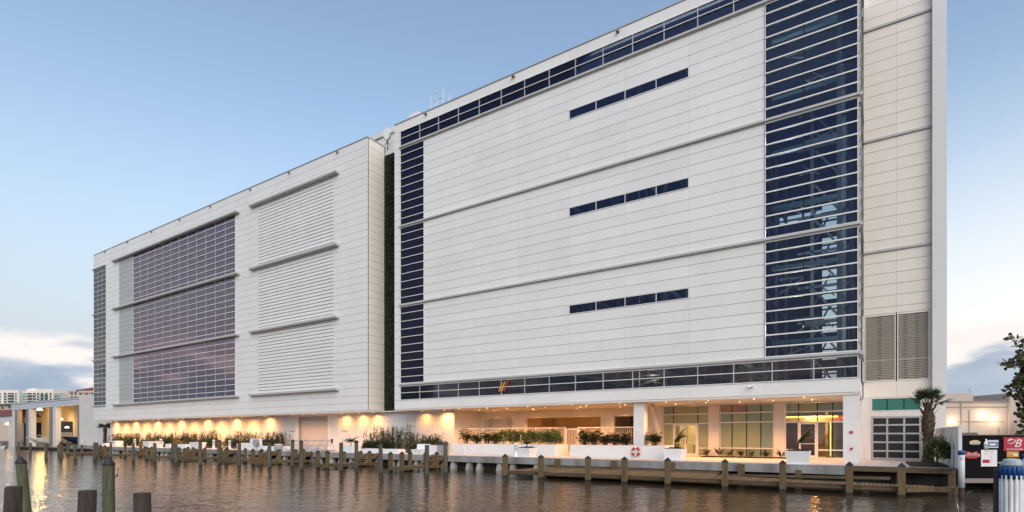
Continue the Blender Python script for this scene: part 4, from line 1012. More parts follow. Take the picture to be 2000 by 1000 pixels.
t = thing('deck_chair', 'white moulded chair on the quay beside the dark cabinets', 'chair', (-31.8, 34.2, 0))
b = MB(); b.frustum(-31.8, 34.2, .003, .42, .45, .42, .58, .5); b.build('seat', 'planter_white', t)
b = MB(); b.hexa([(-32.4, 34.45, .42), (-31.2, 34.45, .42), (-31.2, 34.62, .42), (-32.4, 34.62, .42), (-32.5, 34.62, .85), (-31.1, 34.62, .85), (-31.1, 34.75, .85), (-32.5, 34.75, .85)]); b.build('backrest', 'planter_white', t)
low_planter(-30.8, -29.95, 34.6, .72, 'white box planter between the moulded chair and grey cabinet')
for i, (xa, xb) in enumerate(((-29.9, -29.45), (-29.35, -28.95))):
    t = thing('valve_cabinet', ('left' if i == 0 else 'right') + ' one of two grey valve cabinets with black heads by the quay steps', 'cabinet', ((xa + xb) / 2, 34.4, 0), 'valve cabinets')
    b = MB(); b.box(xa, xb, 34.2, 34.6, .002, .78); b.build('case', 'tarp', t); b = MB(); b.box(xa + .05, xb - .05, 34.25, 34.55, .78, 1.02); b.lathe((xa + xb) / 2, 34.4, [(.1, 1.02), (.06, 1.12)], 8); b.build('head', 'dark_metal', t)
# pump cabinet and tub
t = thing('pump_cabinet', 'tall white pump cabinet with a grey hose reel on the left quay', 'cabinet', (-55.6, 34.3, 0))
b = MB(); b.hexa([(-56.3, 33.9, .002), (-55.0, 33.9, .002), (-55.0, 34.7, .002), (-56.3, 34.7, .002), (-56.15, 33.95, 1.25), (-55.05, 33.95, 1.25), (-55.05, 34.6, 1.25), (-56.15, 34.6, 1.25)]); b.build('case', 'planter_white', t)
b = MB(); b.lathe(0, 0, [(.40, 0), (.40, .08), (.12, .09), (.12, .2), (.40, .21), (.40, .3)], 16); b.v = [(-54.75 + v[0], 33.9 - v[2], .80 + v[1]) for v in b.v]; b.build('hose_reel', 'tarp', t)
t = thing('round_tub', 'grey round tub standing near the foot of the gangway', 'tub', (-51.0, 33.9, 0))
b = MB(); b.lathe(-51.0, 33.9, [(.30, .003), (.42, .15), (.45, .55), (.40, .62), (.36, .60)], 16); b.build('bowl', 'tarp', t, True); b = MB(); b.lathe(-51.0, 33.9, [(.47, .625), (.47, .66), (.1, .72)], 16); b.build('lid', 'planter_white', t)
# power pedestals, shaped like little lighthouses
def pedestal(x, y, label, s=1.0):
    t = thing('power_pedestal', label, 'pedestal', (x, y, 0), 'shore power pedestals')
    b = MB(); b.lathe(x, y, [(.20 * s, .003), (.19 * s, .06), (.15 * s, .08), (.10 * s, .62 * s), (.15 * s, .64 * s), (.15 * s, .68 * s), (.085 * s, .69 * s)], 12); b.build('body', 'planter_white', t, True)
    b = MB(); b.lathe(x, y, [(.095 * s, .69 * s), (.095 * s, .83 * s)], 10); b.build('lantern', 'plastic_clear', t)
    b = MB(); b.lathe(x, y, [(.15 * s, .83 * s), (.13 * s, .87 * s), (.03 * s, .97 * s)], 12); b.build('cap', 'planter_white', t)
pedestal(-21.85, 33.6, 'white lighthouse-shaped power pedestal beside the small square planter', 1.05)
pedestal(-83.2, 33.9, 'white power pedestal between the first and second reed beds', 1.15)
pedestal(-63.4, 33.9, 'white power pedestal right of the third flared planter', 1.15)
pedestal(-59.9, 33.8, 'square-topped white power pedestal left of the pump cabinet', 1.1)
pedestal(-75.7, 33.8, 'white power pedestal with a side arm among the flared planters', 1.2)
t = thing('water_bollard', 'thin white standpipe with a hose hook before the long planter wall', 'standpipe', (-28.3, 35.8, 0))
b = MB(); b.box(-28.34, -28.26, 35.76, 35.84, .003, .66); b.build('pipe', 'planter_white', t); b = MB(); b.tube([(-28.3, 35.75, .6), (-28.42, 35.7, .62), (-28.46, 35.7, .5)], .025, .02, 6); b.build('tap', 'planter_white', t)
# folded gangway
t = thing('gangway', 'galvanised truss gangway lying along the quay before the roller shutter', 'gangway', (-46.6, 34.4, 0))
for y in (33.9, 34.9):
    b = MB(); b.tube([(-49.9, y, 1.08), (-44.2, y, 1.08), (-43.4, y, .12)], .035, .035, 6); b.tube([(-49.9, y, .14), (-43.4, y, .14)], .045, .045, 6); b.tube([(-49.9, y, .62), (-44.0, y, .62)], .022, .022, 5)
    for k in range(6): b.tube([(-49.9 + k, y, .14), (-49.4 + k, y, 1.08), (-48.9 + k, y, .14)], .022, .022, 5)
    b.build('side_truss', 'steel_galv', t)
b = MB(); b.box(-49.9, -43.5, 33.95, 34.85, .08, .13); b.build('tread', 'steel_galv', t)
b = MB()
for (x, h) in ((-46.0, .5), (-44.6, .45)): b.frustum(x, 33.75, .003, h, .55, .35, .18, .12)
tag(b.build('tarpaulin_heap', 'tarp'), 'grey tarpaulin heaps lying against the gangway on the quay', 'tarpaulin')

# ------------------------------------------------------------------ timber dock on the right
dock = thing('timber_dock', 'long low timber dock with square capped posts before the shop front', 'dock', (-8, 29.5, -1))
def dk_front(x): return 28.62 if x < 0.95 else 28.62 + (x - .95) * 1.0
def dk_back(x): return 32.9 if x < -7.6 else max(29.5, 31.2 - (x + 7.6) * 0.135) if x > -7.3 else 32.9 - (x + 7.6) * 5.6
rng = random.Random(2); x = -19.2
while x < 2.75:
    w = .158
    xm = x + w / 2
    z = -.62 + rng.uniform(-.004, .004)
    b = MB(); ya0, ya1, yb0, yb1 = dk_front(x), dk_front(x + w - .024), dk_back(x), dk_back(x + w - .024)
    if ya0 < yb0 - .1:
        b.hexa([(x, ya0, z - .04), (x + w - .024, ya1, z - .04), (x + w - .024, yb1, z - .04), (x, yb0, z - .04), (x, ya0, z), (x + w - .024, ya1, z), (x + w - .024, yb1, z), (x, yb0, z)])
        b.build('plank', 'wood_deck', dock)
    x += w
b = MB(); b.box(-19.2, .95, 28.66, 28.72, -.86, -.665); b.bar((.95, 28.7, -.76), (2.8, 30.5, -.76), .06, .2); b.build('fascia_board', 'wood_beam', dock)
b = MB(); b.box(-19.2, .95, 28.58, 28.655, -.80, -.70); b.build('wale', 'wood_beam', dock)
b = MB(); b.bar((-7.3, 31.05, -.76), (2.8, 29.75, -.76), .07, .2); b.build('back_stringer', 'wood_beam', dock)
for xx in (-16.7, -13.6, -11.4, -9.05, -6.2, -3.62, -.96, .92): piece('joist', 'wood_beam', xx + .16, xx + .22, 28.73, dk_back(xx) - .05, -.84, -.67, dock)
def cap_post(x, y, top, parent, w=.13, m='wood_post', base=-1.6):
    b = MB(); b.box(x - w, x + w, y - w, y + w, base, top); o = b.build('post', m, parent)
    b = MB(); b.frustum(x, y, top, top + .03, w + .012, w + .012, w + .012, w + .012); b.frustum(x, y, top + .03, top + .17, w + .005, w + .005, .008, .008); b.build('post_cap', 'cap_black', o)
    b = MB(); b.box(x - w - .004, x + w + .004, y - w - .004, y + w + .004, -1.3, -.93); b.build('wet_foot', 'pile_wet', o)
    return o
for (x, y) in ((-19.32, 28.5), (-16.7, 28.45), (-13.61, 28.45), (-11.43, 28.45), (-9.05, 28.45), (-6.2, 28.45), (-3.62, 28.45), (-.96, 28.43), (.92, 28.45)): cap_post(x, y, .25, dock)
for x in (-18.0, -13.9, -10.2, -6.3): b = MB(); b.box(x - .17, x + .17, 32.78, 32.99, -1.3, -.03); b.build('back_post', 'wood_beam', dock)
for (x, y) in ((-.4, 31.0), (2.95, 30.7), (2.95, 32.6), (1.0, 32.7), (-3.4, 32.6)): b = MB(); b.box(x - .14, x + .14, y - .14, y + .14, -1.5, -.26 if y > 31.5 else -.67); b.build('back_post', 'wood_beam', dock)
b = MB(); b.box(-18.9, -7.5, 32.90, 32.985, -.82, -.5); b.build('back_board', 'wood_beam', dock)
b = MB(); b.bar((-8.2, 32.6, -.70), (.6, 32.2, -.50), .07, .14); b.build('back_wale', 'wood_beam', dock)

# ------------------------------------------------------------------ finger piers on the left
rng = random.Random(17)
pier_x = [-28.5, -35.9, -44.75, -50.2, -57.6, -64.5, -76.1, -89.2]
plab = ['rightmost finger pier, nearest the long timber dock', 'finger pier below the planter with the bushy palm', 'finger pier just left of the gangway', 'finger pier in front of the pump cabinet',
        'finger pier in front of the low bench boxes', 'finger pier in front of the first flared planters', 'finger pier at the left end of the quay', 'far left finger pier in front of the open boat shed']
for i, px_ in enumerate(pier_x):
    y0, y1 = 27.55 if i else 28.1, 33.0
    t = thing('finger_pier', 'low timber ' + plab[i], 'pier', (px_, y0, -1), 'timber finger piers')
    hw = .55
    yy = y0
    while yy < 31.4:
        piece('plank', 'wood_deck', px_ - hw, px_ + hw, yy, yy + .14, -.70, -.66, t); yy += .156
    b = MB(); b.box(px_ - hw - .03, px_ - hw + .04, y0 - .04, 32.9, -.90, -.705); b.box(px_ + hw - .04, px_ + hw + .03, y0 - .04, 32.9, -.90, -.705); b.box(px_ - hw, px_ + hw, y0 - .05, y0 - .005, -.92, -.66); b.build('stringer', 'wood_beam', t)
    for (dx, y) in ((-hw - .02, y0 + .1), (hw + .02, y0 + .1), (-hw - .02, 30.2), (-hw - .02, 31.9), (hw + .02, 31.9)): cap_post(px_ + dx, y, (.16 if y > 30 else .24) + rng.uniform(-.05, .05), t, .12)
    for k in range(5): piece('step', 'wood_deck', px_ - hw + .05, px_ + hw - .05, 31.45 + .3 * k, 31.78 + .3 * k, -.55 + .13 * k, -.50 + .13 * k, t)
    for sd in (-1, 1): MB().bar((px_ + sd * (hw + .03), 31.35, -.72), (px_ + sd * (hw + .03), 32.85, .02), .05, .22).build('step_stringer', 'wood_deck', t)

# ------------------------------------------------------------------ round mooring piles in the basin
rp = [(-82.1, 21.6, .83), (-89.3, 24.6, .66), (-75.3, 22.1, .78), (-76.7, 23.8, .75), (-92.7, 29.6, .69), (-71.4, 23.4, .62), (-69.0, 24.3, .84), (-75.9, 27.0, .76), (-73.3, 27.4, .69), (-62.15, 25.2, .83), (-57.15, 25.0, .84), (-61.9, 28.8, .72), (-54.0, 25.4, .82),
      (-47.9, 24.5, 1.02), (-48.8, 26.6, 1.05), (-44.0, 25.6, .96), (-40.0, 25.8, .96), (-39.7, 27.6, 1.1), (-35.5, 25.5, 1.07), (-32.0, 26.2, 1.06), (-32.4, 28.0, 1.07), (-27.8, 26.1, .97), (-23.8, 26.2, .97), (-24.15, 28.5, 1.02)]
def screen_u(p): return (.8346 * p[0] + .5509 * p[1]) / (-.5509 * p[0] + .8346 * p[1])
rp.sort(key=screen_u)
rng = random.Random(41)
for i, (x, y, top) in enumerate(rp):
    t = thing('mooring_pile', 'round grey timber mooring pile in the basin, %s' % nth(i), 'pile', (x, y, -1), 'mooring piles before the quay')
    tl = (rng.uniform(-.02, .02), rng.uniform(-.02, .02))
    b = MB(); b.lathe(x, y, [(.150, -1.7), (.145, -.2), (.135, top - .03), (.12, top)], 12, tl, .04, rng); b.build('shaft', 'pile_grey', t)
    b = MB(); b.lathe(x + tl[0] * .45, y + tl[1] * .45, [(.155, -1.25), (.153, -.88)], 12, tl); b.build('wet_band', 'pile_wet', t)
    if i in (3, 4, 14, 17, 18, 20):
        b = MB(); b.lathe(x + tl[0] * (top + 1.7), y + tl[1] * (top + 1.7), [(.16, top - .04), (.16, top + .02), (.02, top + .16)], 12, tl); b.build('pile_cap', 'cap_black', t)
# near piles, bottom left
def near_pile(x, y, top, r, label, m, tilt=(0, 0), cap=False, hook=False):
    rg = random.Random(int(abs(x) * 100)); t = thing('timber_pile', label, 'pile', (x, y, -1))
    b = MB(); prof = [(r * 1.03, -2.0), (r * 1.02, -.6), (r, top - .5), (r * .99, top - .04), (r * .93, top)]
    b.lathe(x - tilt[0] * (top + 2), y - tilt[1] * (top + 2), prof, 22, tilt, .035, rg); b.build('shaft', m, t)
    if cap:
        b = MB(); b.lathe(x, y, [(r * 1.07, top - .05), (r * 1.09, top + .0), (r * .95, top + .03), (.035, top + .19), (.0, top + .20)], 20, tilt); b.build('pile_cap', 'cap_black', t)
    if hook:
        b = MB(); d = Vector((.8346, .5509, 0)); c = Vector((x, y, top - .28)); b.tube([c + d * r * .9 + Vector((0, 0, -.12)), c + d * (r + .09) + Vector((0, 0, -.08)), c + d * (r + .13) + Vector((0, 0, .14))], .03, .02, 7); b.build('line_hook', 'wood_post', t)
near_pile(-18.59, 6.9, .74, .15, 'green upright round pile with a black cone cap, bottom left', 'pile_green', (0, 0), True, True)
near_pile(-23.69, 6.29, .67, .15, 'leaning green round pile with a black cone cap at the left edge', 'pile_green', (-.07, -.05), True, True)
near_pile(-16.19, 4.17, .41, .158, 'split dark pile stub in front of the leaning green pile', 'stub_wood', (.035, .02))
near_pile(-12.77, 4.39, .49, .152, 'bare weathered pile stub left of the upright green pile', 'stub_wood', (.03, .02))
near_pile(-12.01, 5.02, .43, .150, 'bare weathered pile stub right of the upright green pile', 'stub_wood', (-.02, -.01))

# ------------------------------------------------------------------ right side: fence, black sign wall, posts, tree, restaurant
TH = math.atan2(0.5509, 0.8346)               # things that stand square to the far bank share this heading
def rel(u, d): return (u - 1000.0) * d / FOC
def spot_at(u, d, z): r = rel(u, d); return (.8346 * r - .5509 * d, .5509 * r + .8346 * d, z)
fw = thing('vinyl_fence', 'white vinyl board fence closing the right end of the quay', 'fence', (3.15, 36.5, 0))
y = 31.7
while y < 42.3:
    piece('board', 'fence_white', 3.13, 3.16, y, y + .285, .03, 1.96, fw); y += .295
for z0 in (.08, 1.86): piece('rail', 'fence_white', 3.09, 3.20, 31.6, 42.4, z0, z0 + .13, fw)
for y in (31.55, 34.2, 36.9, 39.6, 42.35): piece('post', 'fence_white', 3.08, 3.21, y - .07, y + .07, .0, 2.02, fw)
b = MB(); b.box(3.06, 3.085, 33.2, 33.24, .0, 1.2); b.box(3.05, 3.09, 33.1, 33.34, .98, 1.02); b.build('gate_bolt', 'dark_metal', fw)

D = 26.0
bw_loc = spot_at(1937, D, -.75)
sw = thing('black_sign_wall', 'black timber wall over the water hung with beer signs', 'wall', bw_loc, rz=TH)
def bx(u): return (u - 1937) * D / FOC
def bz(v): return 1.55 + (HOR - v) * D / FOC + .75
b = MB()
for k in range(9): b.box(bx(1875) + k * .56, bx(1875) + k * .56 + .552, 0, .06, bz(934), bz(850.5))
b.box(bx(1875), bx(1875) + 5.0, .05, .09, bz(934), bz(851)); b.build('boarding', 'black_wall', sw)
b = MB(); b.box(bx(1874), bx(1874) + 5.0, -.06, .08, bz(943), bz(934.5)); b.build('sill', 'rest_trim', sw)
b = MB(); b.box(bx(1874), bx(1874) + 5.0, -.02, .10, bz(850.4), bz(849)); b.build('coping', 'dark_metal', sw)
b = MB()
for x in (-1.3, .2, 1.7, 3.0): b.box(x, x + .2, .1, .3, -.9, bz(943))
b.box(bx(1874), bx(1874) + 5, .6, .7, -.9, bz(943)); b.build('under_post_and_shade', 'black_wall', sw)  # black sheet behind the posts stands in for the shade underneath
b = MB()
for k in range(13): b.bar((bx(1884 + k * 2.4), .12, bz(850.3)), (bx(1885 + k * 2.4), .14, bz(845)), .03, .03)
b.build('picket', 'bark', sw)
def signthing(name, label, u0, u1, v0, v1, m, shape=None):
    loc = spot_at((u0 + u1) / 2, D - .03, 1.55 + (HOR - (v0 + v1) / 2) * D / FOC)
    t = thing(name, label, 'sign', loc, 'beer signs on the black wall', TH); w, h_ = (u1 - u0) * D / FOC / 2, (v1 - v0) * D / FOC / 2
    b = MB()
    if shape is None: b.box(-w, w, -.012, .012, -h_, h_)
    else:
        n = len(shape); b.add([(x * w, -.012, z * h_) for x, z in shape] + [(x * w, .012, z * h_) for x, z in shape], [tuple(range(n)), tuple(range(2 * n - 1, n - 1, -1))] + [(i, i + n, (i + 1) % n + n, (i + 1) % n) for i in range(n)])
    b.build('board', m, t)
    return t, w, h_
t, w, hh = signthing('red_beer_sign', 'square red beer sign with a white script letter B', 1960, 2004, 854, 880.5, 'red_sign')
text('lettering', 'BUDWEISER', .105, (0, -.014, -hh + .07), 0, 'white_sign', t, extrude=.002, sx=1.35)
text('script_letter', 'B', .52, (.10, -.016, .02), 0, 'white_sign', t, extrude=.003, shear=.35, sx=1.1)
b = MB(); b.tube([(.02, -.02, .17), (-.12, -.02, .21), (-.30, -.02, .16), (-.36, -.02, .07), (-.26, -.02, .01), (-.08, -.02, .06), (.04, -.02, .14)], .017, .017, 6); b.tube([(-.36, -.02, .16), (-.18, -.02, .25)], .022, .022, 6); b.build('flourish', 'white_sign', t)
b = MB()
for k in range(5): b.bar((.02 + k * .05, -.016, .225), (.0 + k * .06, -.016, .27 + .02 * (k % 2)), .018, .01)
b.build('crown_mark', 'cream_sign', t)
t, w, hh = signthing('paper_poster', 'pale paper poster with a small red ribbon on the black wall', 1916, 1947, 878.5, 911, 'white_sign')
b = MB(); b.box(-w * .55, w * .6, -.016, -.0125, hh * .80, hh * .90); b.box(-w * .5, -w * .35, -.016, -.0125, hh * .45, hh * .65); b.box(-w * .2, -w * .1, -.016, -.0125, hh * .35, hh * .4)
for k in range(6): b.bar((w * (.15 + .12 * (k % 2)), -.014, hh * (.7 - .22 * k)), (w * (.45 - .1 * (k % 2)), -.014, hh * (.62 - .22 * k)), .03, .004)
b.build('print', 'pink_sign', t)
b = MB(); b.box(-w * .82, w * .05, -.017, -.0125, -hh * .58, -hh * .18); b.build('ribbon', 'red_sign', t)
t, w, hh = signthing('orange_sign', 'small orange enamel sign below the red beer sign', 1966, 1989.5, 881.5, 893, 'orange_sign')
b = MB(); b.box(-w * .7, w * .6, -.016, -.0125, hh * .1, hh * .55); b.build('print', 'cream_sign', t); b = MB(); b.box(w * .1, w * .8, -.017, -.0125, -hh * .5, hh * .15); b.build('print', 'white_sign', t)
t, w, hh = signthing('blue_sign', 'blue and silver sign with a bottle cut-out on the black wall', 1927, 1950, 859, 875, 'blue_sign')
b = MB(); b.box(-w * .9, w * .95, -.016, -.0125, hh * .55, hh * .85); b.box(-w * .5, w * .5, -.016, -.0125, -hh * .35, hh * .1); b.box(-w * .95, w * .95, -.016, -.0125, -hh * .95, -hh * .75); b.build('print', 'fin_grey', t)
b = MB(); b.lathe(0, 0, [(.10, -.24), (.11, -.02), (.09, .06), (.035, .14), (.035, .24)], 10); b.v = [(v[0] - w - .06, v[1] * .3 - .04, v[2]) for v in b.v]; b.build('bottle_cutout', 'fin_grey', t, True)
b = MB(); b.box(-w - .15, -w + .03, -.078, -.074, -.10, .0); b.build('bottle_label', 'condo_teal', t)
arch = [(math.cos(R(a)), -.3 + 1.2 * math.sin(R(a))) for a in range(0, 181, 20)] + [(-.75, -1), (.75, -1)]
t, w, hh = signthing('arched_sign', 'small cream arched sign at the top left of the black wall', 1893, 1915, 859, 868.5, 'cream_sign', arch)
b = MB(); b.box(-w * .7, w * .7, -.016, -.0125, -hh * .95, -hh * .45); b.build('print', 'condo_teal', t)
bow = [(-1, .1), (-.62, .95), (0, .55), (.62, .95), (1, .1), (.95, -.35), (.5, -.85), (-.5, -.85), (-.95, -.35)]
t, w, hh = signthing('bow_tie_sign', 'pink bow-tie shaped beer sign at the lower left of the black wall', 1882, 1914, 881, 896.5, 'red_paint', bow)
b = MB(); b.box(-w * .9, w * .98, -.018, -.0125, -hh * .32, hh * .22); b.box(-w * .55, -w * .1, -.017, -.0125, hh * .35, hh * .6); b.box(w * .1, w * .55, -.017, -.0125, hh * .35, hh * .6); b.build('print', 'pink_sign', t)
text('lettering', 'Budweiser', .15, (0, -.019, -.02), 0, 'black_wall', t, extrude=.001, sx=.95)
def marker(x, y, top, label, num=None):
    t = thing('marker_post', label, 'post', (x, y, -1))
    b = MB(); b.lathe(x, y, [(.115, -.62), (.112, top - .17)], 14); b.build('sleeve', 'pvc_white', t, True)
    b = MB(); b.lathe(x, y, [(.10, -1.7), (.10, -.62)], 12); b.build('pile_foot', 'stub_wood', t)
    b = MB(); b.lathe(x, y, [(.128, top - .17), (.13, top - .01), (.11, top)], 14); b.build('cap', 'blue_cap', t, True)
    if num: text('number', num, .16, (x + .0, y - .118, top - .34), TH * .6, 'dark_metal', t, extrude=.001, sx=.8)
marker(2.99, 29.53, .93, 'thin white blue-capped marker post beside the vinyl fence', '53')
marker(5.24, 31.0, .78, 'white blue-capped marker post cut by the right picture edge')
# bundle of white poles
t = thing('pole_bundle', 'bundle of white plastic poles with a blue collar, bottom right', 'poles', (1.88, 12.14, -1))
for k in range(14):
    a = 2 * math.pi * k / 14; b = MB(); b.lathe(1.88 + .135 * math.cos(a), 12.14 + .135 * math.sin(a), [(.030, -1.6), (.030, .90)], 8); b.build('pole', 'pvc_white', t, True)
for k in range(16):
    a = 2 * math.pi * k / 16; b = MB(); b.lathe(1.88 + .138 * math.cos(a), 12.14 + .138 * math.sin(a), [(.031, .84), (.032, 1.03), (.024, 1.05)], 8); b.build('collar_tip', 'blue_cap', t, True)
b = MB(); b.lathe(1.88, 12.14, [(.12, -1.6), (.12, 1.0)], 14); b.build('core', 'tarp', t)
t = thing('clear_lid', 'clear ribbed plastic lid resting on the white pole bundle', 'lid', (1.88, 12.14, 1.05))
b = MB(); b.lathe(1.88, 12.14, [(.15, 1.052), (.16, 1.075), (.13, 1.08), (.125, 1.135), (.10, 1.165), (.03, 1.175)], 14); b.build('dome', 'plastic_clear', t); b = MB(); b.box(1.70, 2.06, 12.11, 12.17, 1.09, 1.11); b.build('handle', 'plastic_clear', t)
near_pile(1.74, 12.30, .99, .075, 'thin black pile behind the white pole bundle', 'cap_black')
# tree leaning in from the right
t = thing('sea_grape_tree', 'dark round-leaved tree leaning in at the right picture edge', 'tree', (10.5, 46.2, -.06))
rng = random.Random(77)
b = MB(); b.tube([(10.7, 46.3, -.06), (10.4, 46.1, 1.5), (10.0, 46.2, 3.0), (9.7, 46.0, 4.6), (9.2, 45.9, 6.2)], .26, .06, 8)
ends = [(6.7, 45.2, 6.2), (7.3, 45.6, 7.3), (7.0, 45.2, 4.6), (7.2, 45.4, 5.3), (7.6, 45.6, 3.4), (8.2, 45.6, 7.9), (9.5, 46, 7.8), (10.4, 46.4, 6.4), (10.2, 46.2, 4.6), (8.8, 45.3, 5.8), (8.6, 46.8, 6.6), (7.9, 45.4, 2.9), (7.6, 45.5, 4.1), (7.9, 45.4, 5.0), (7.8, 45.6, 6.4), (7.4, 45.3, 5.9), (7.5, 45.3, 2.6), (7.2, 45.2, 3.7), (8.3, 45.6, 3.4), (7.9, 45.5, 7.0), (8.6, 45.7, 4.4)]
ends = [(e[0] + .70, e[1] + .25, e[2]) for e in ends]
for e in ends: b.tube([(9.9, 46.1, max(1.6, e[2] - 2.4)), ((9.9 + e[0]) / 2, (46.1 + e[1]) / 2, e[2] - .6), e], .07, .02, 5)
b.build('trunk', 'bark', t)
b = MB()
for e in ends:
    for _ in range(15):
        c0 = Vector(e) + Vector((rng.gauss(0, .42), rng.gauss(0, .45), rng.gauss(0, .36)))
        for _ in range(18):
            c = c0 + Vector((rng.gauss(0, .17), rng.gauss(0, .17), rng.gauss(0, .13)))
            b.disc_leaf(c, (rng.uniform(-1, 1), rng.uniform(-1.2, .4), rng.uniform(-.3, 1)), rng.uniform(.075, .13), rng)
b.build('crown', 'leaf_sea', t)
# restaurant behind
D2 = 60.0
rl = spot_at(1930, D2, -.06)
rs = thing('restaurant_building', 'low beige stucco building with three wall lamps behind the black wall', 'building', rl, rz=TH)
def rx_(u): return (u - 1930) * D2 / FOC
def rz_(v): return 1.55 + (HOR - v) * D2 / FOC + .06
b = MB(); b.box(rx_(1800), rx_(1968), 0, 12, 0, rz_(784)); b.box(rx_(1800), rx_(1916), 1.0, 11, rz_(784), rz_(767)); b.box(rx_(1968), rx_(2060), -.3, 12, 0, rz_(768)); b.build('wall', 'rest_wall', rs)
b = MB(); b.box(rx_(1800), rx_(1967.5), -.12, -.002, rz_(786), rz_(783)); b.box(rx_(1848), rx_(1967), -.05, -.002, rz_(796.5), rz_(795)); b.box(rx_(1862), rx_(1960), -.06, -.003, rz_(824), rz_(822.8)); b.box(rx_(1875), rx_(1877), -.06, -.003, rz_(845), rz_(787)); b.box(rx_(1892), rx_(1893), -.05, -.003, rz_(845), rz_(800)); b.box(rx_(1950), rx_(1951), -.05, -.003, rz_(845), rz_(835))
b.build('conduit', 'rest_trim', rs)
b = MB(); b.tube([(rx_(1917), 1.5, rz_(768)), (rx_(1917), 1.5, rz_(757))], .05); b.bar((rx_(1913), 1.4, rz_(759)), (rx_(1922), 1.4, rz_(757)), .12, .08); b.build('roof_flood', 'alu_grey', rs)
for (u, v) in ((1860, 822), (1917, 810), (1941, 819)):
    b = MB(); b.frustum(rx_(u), -.14, rz_(v) - .12, rz_(v) + .12, .20, .12, .10, .05); b.build('wall_lamp', 'lamp_white', rs)
    l = point('lamp_glow', (0, 0, 0), 55, (1, .72, .42), .12, rs); l.location = (rx_(u), -.7, rz_(v) - .1)
b = MB(); b.box(rx_(1964), rx_(1992), -3.0, -2.0, 0, rz_(818)); b.box(rx_(1962), rx_(1994), -3.1, -1.9, rz_(818), rz_(815)); hv = b.build('rooftop_unit', 'rest_wall', rs)
b = MB(); b.box(rx_(1977), rx_(1987), -3.05, -3.001, rz_(838), rz_(822)); b.box(rx_(1956), rx_(1966), -3.4, -2.4, rz_(818), rz_(806)); b.build('vent_grille', 'dark_metal', hv)
# ------------------------------------------------------------------ left side: boat sheds, boats
SH = 42.0
sd = thing('boat_shed', 'open-fronted white boat shed with warm lamps inside, left of the big building', 'shed', (-144, SH, -1))
b = MB(); b.box(-164.0, -125.5, SH - .1, SH + .3, 7.4, 8.55); b.box(-164.0, -125.5, SH - .25, SH + .2, 8.55, 8.75); b.box(-164, -125.5, SH - .16, SH - .101, 7.9, 7.98); b.build('fascia', 'shed_fascia', sd)
b = MB(); b.box(-164.2, -108, SH - .05, SH + 26, 8.76, 8.9); b.build('roof', 'roof_grey', sd)
b = MB(); b.box(-125.5, -108.0, SH - .2, SH + .3, -1.3, 9.1); b.box(-125.6, -125.3, SH + .3, SH + 25.5, -1.3, 8.7); b.build('end_wall', 'shed_white', sd)
b = MB(); b.box(-186, -125.6, SH + 5.5, SH + 5.8, 4.7, 8.7)
for (xa, xb) in ((-186, -180.8), (-164.9, -155.7), (-146.0, -125.6)): b.box(xa, xb, SH + 5.5, SH + 5.8, -1.2, 4.7)
b.build('inner_wall', 'shed_in', sd)
b = MB(); b.hexa([(-164.2, SH + .3, 8.5), (-125.6, SH + .3, 8.5), (-125.6, SH + 5.5, 8.5), (-186, SH + 5.5, 8.5), (-164.2, SH + .3, 8.7), (-125.6, SH + .3, 8.7), (-125.6, SH + 5.5, 8.7), (-186, SH + 5.5, 8.7)]); b.build('ceiling', 'shed_in', sd)
b = MB(); b.box(-250, -125.6, SH + 20, SH + 20.3, -1.2, 7.0); b.build('rear_wall', 'shed_hole', sd)
b = MB(); b.hexa([(-168, SH + 4, -1.2), (-125.6, SH + 4, -1.2), (-125.6, SH + 20, -1.2), (-225, SH + 20, -1.2), (-168, SH + 4, -.55), (-125.6, SH + 4, -.55), (-125.6, SH + 20, -.55), (-225, SH + 20, -.55)]); b.build('slab', 'concrete', sd)
for (xa, xb, m) in ((-164.0, -162.2, 'shed_white'), (-162.1, -160.5, 'shed_col'), (-155.0, -153.4, 'shed_col'), (-153.3, -151.7, 'shed_white'), (-141.25, -139.5, 'shed_col'), (-139.3, -137.7, 'shed_white'), (-126.8, -125.6, 'shed_col')):
    b = MB(); b.box(xa, xb, SH - .05, SH + .8, -1.4, 7.4); b.build('column', m, sd)
b = MB()
for xa in (-227.5, -225.4): b.box(xa, xa + 1.4, SH + 19.6, SH + 19.9, 2.2, 3.9)
b.box(-177.5, -175.5, SH + 19.6, SH + 19.9, 2.4, 3.8); b.build('lit_window', 'window_lit', sd)
for (x, y, z, e) in ((-157.3, 45.0, 7.3, 620), (-147.0, 45.5, 5.0, 260), (-131.5, 45.0, 6.4, 620), (-170.5, 46.2, 7.0, 380)):
    b = MB(); b.lathe(x, y, [(.55, z), (.45, z + .25), (.1, z + .45)], 14); lm = b.build('pendant_lamp', 'lamp_white', sd); b = MB(); b.tube([(x, y, z + .4), (x, y, 8.5)], .04); b.build('rod', 'dark_metal', lm)
    point('pendant_glow', (x, y, z - .7), e, (1, .58, .19), .5, sd)
for (x, y, z) in ((-184.0, 58.5, 3.7), (-176.5, 58.5, 3.3)):
    b = MB(); b.lathe(x, y, [(.5, z), (.4, z + .2), (.1, z + .4)], 12); b.build('pendant_lamp', 'lamp_white', sd)
s2 = thing('small_boat_shed', 'lower pale-roofed boat shed cut by the left picture edge', 'shed', (-178, SH, -1))
b = MB(); b.box(-190, -165.0, SH - .1, SH + .3, 4.8, 6.0); b.build('fascia', 'shed_fascia', s2)
b = MB(); b.hexa([(-190, SH - .3, 6.0), (-164.9, SH - .3, 6.0), (-164.9, SH + 10, 6.0), (-190, SH + 10, 6.0), (-190, SH + 3, 8.0), (-172, SH + 3, 8.0), (-172, SH + 7, 8.0), (-190, SH + 7, 8.0)]); b.build('roof', 'roof_red', s2)
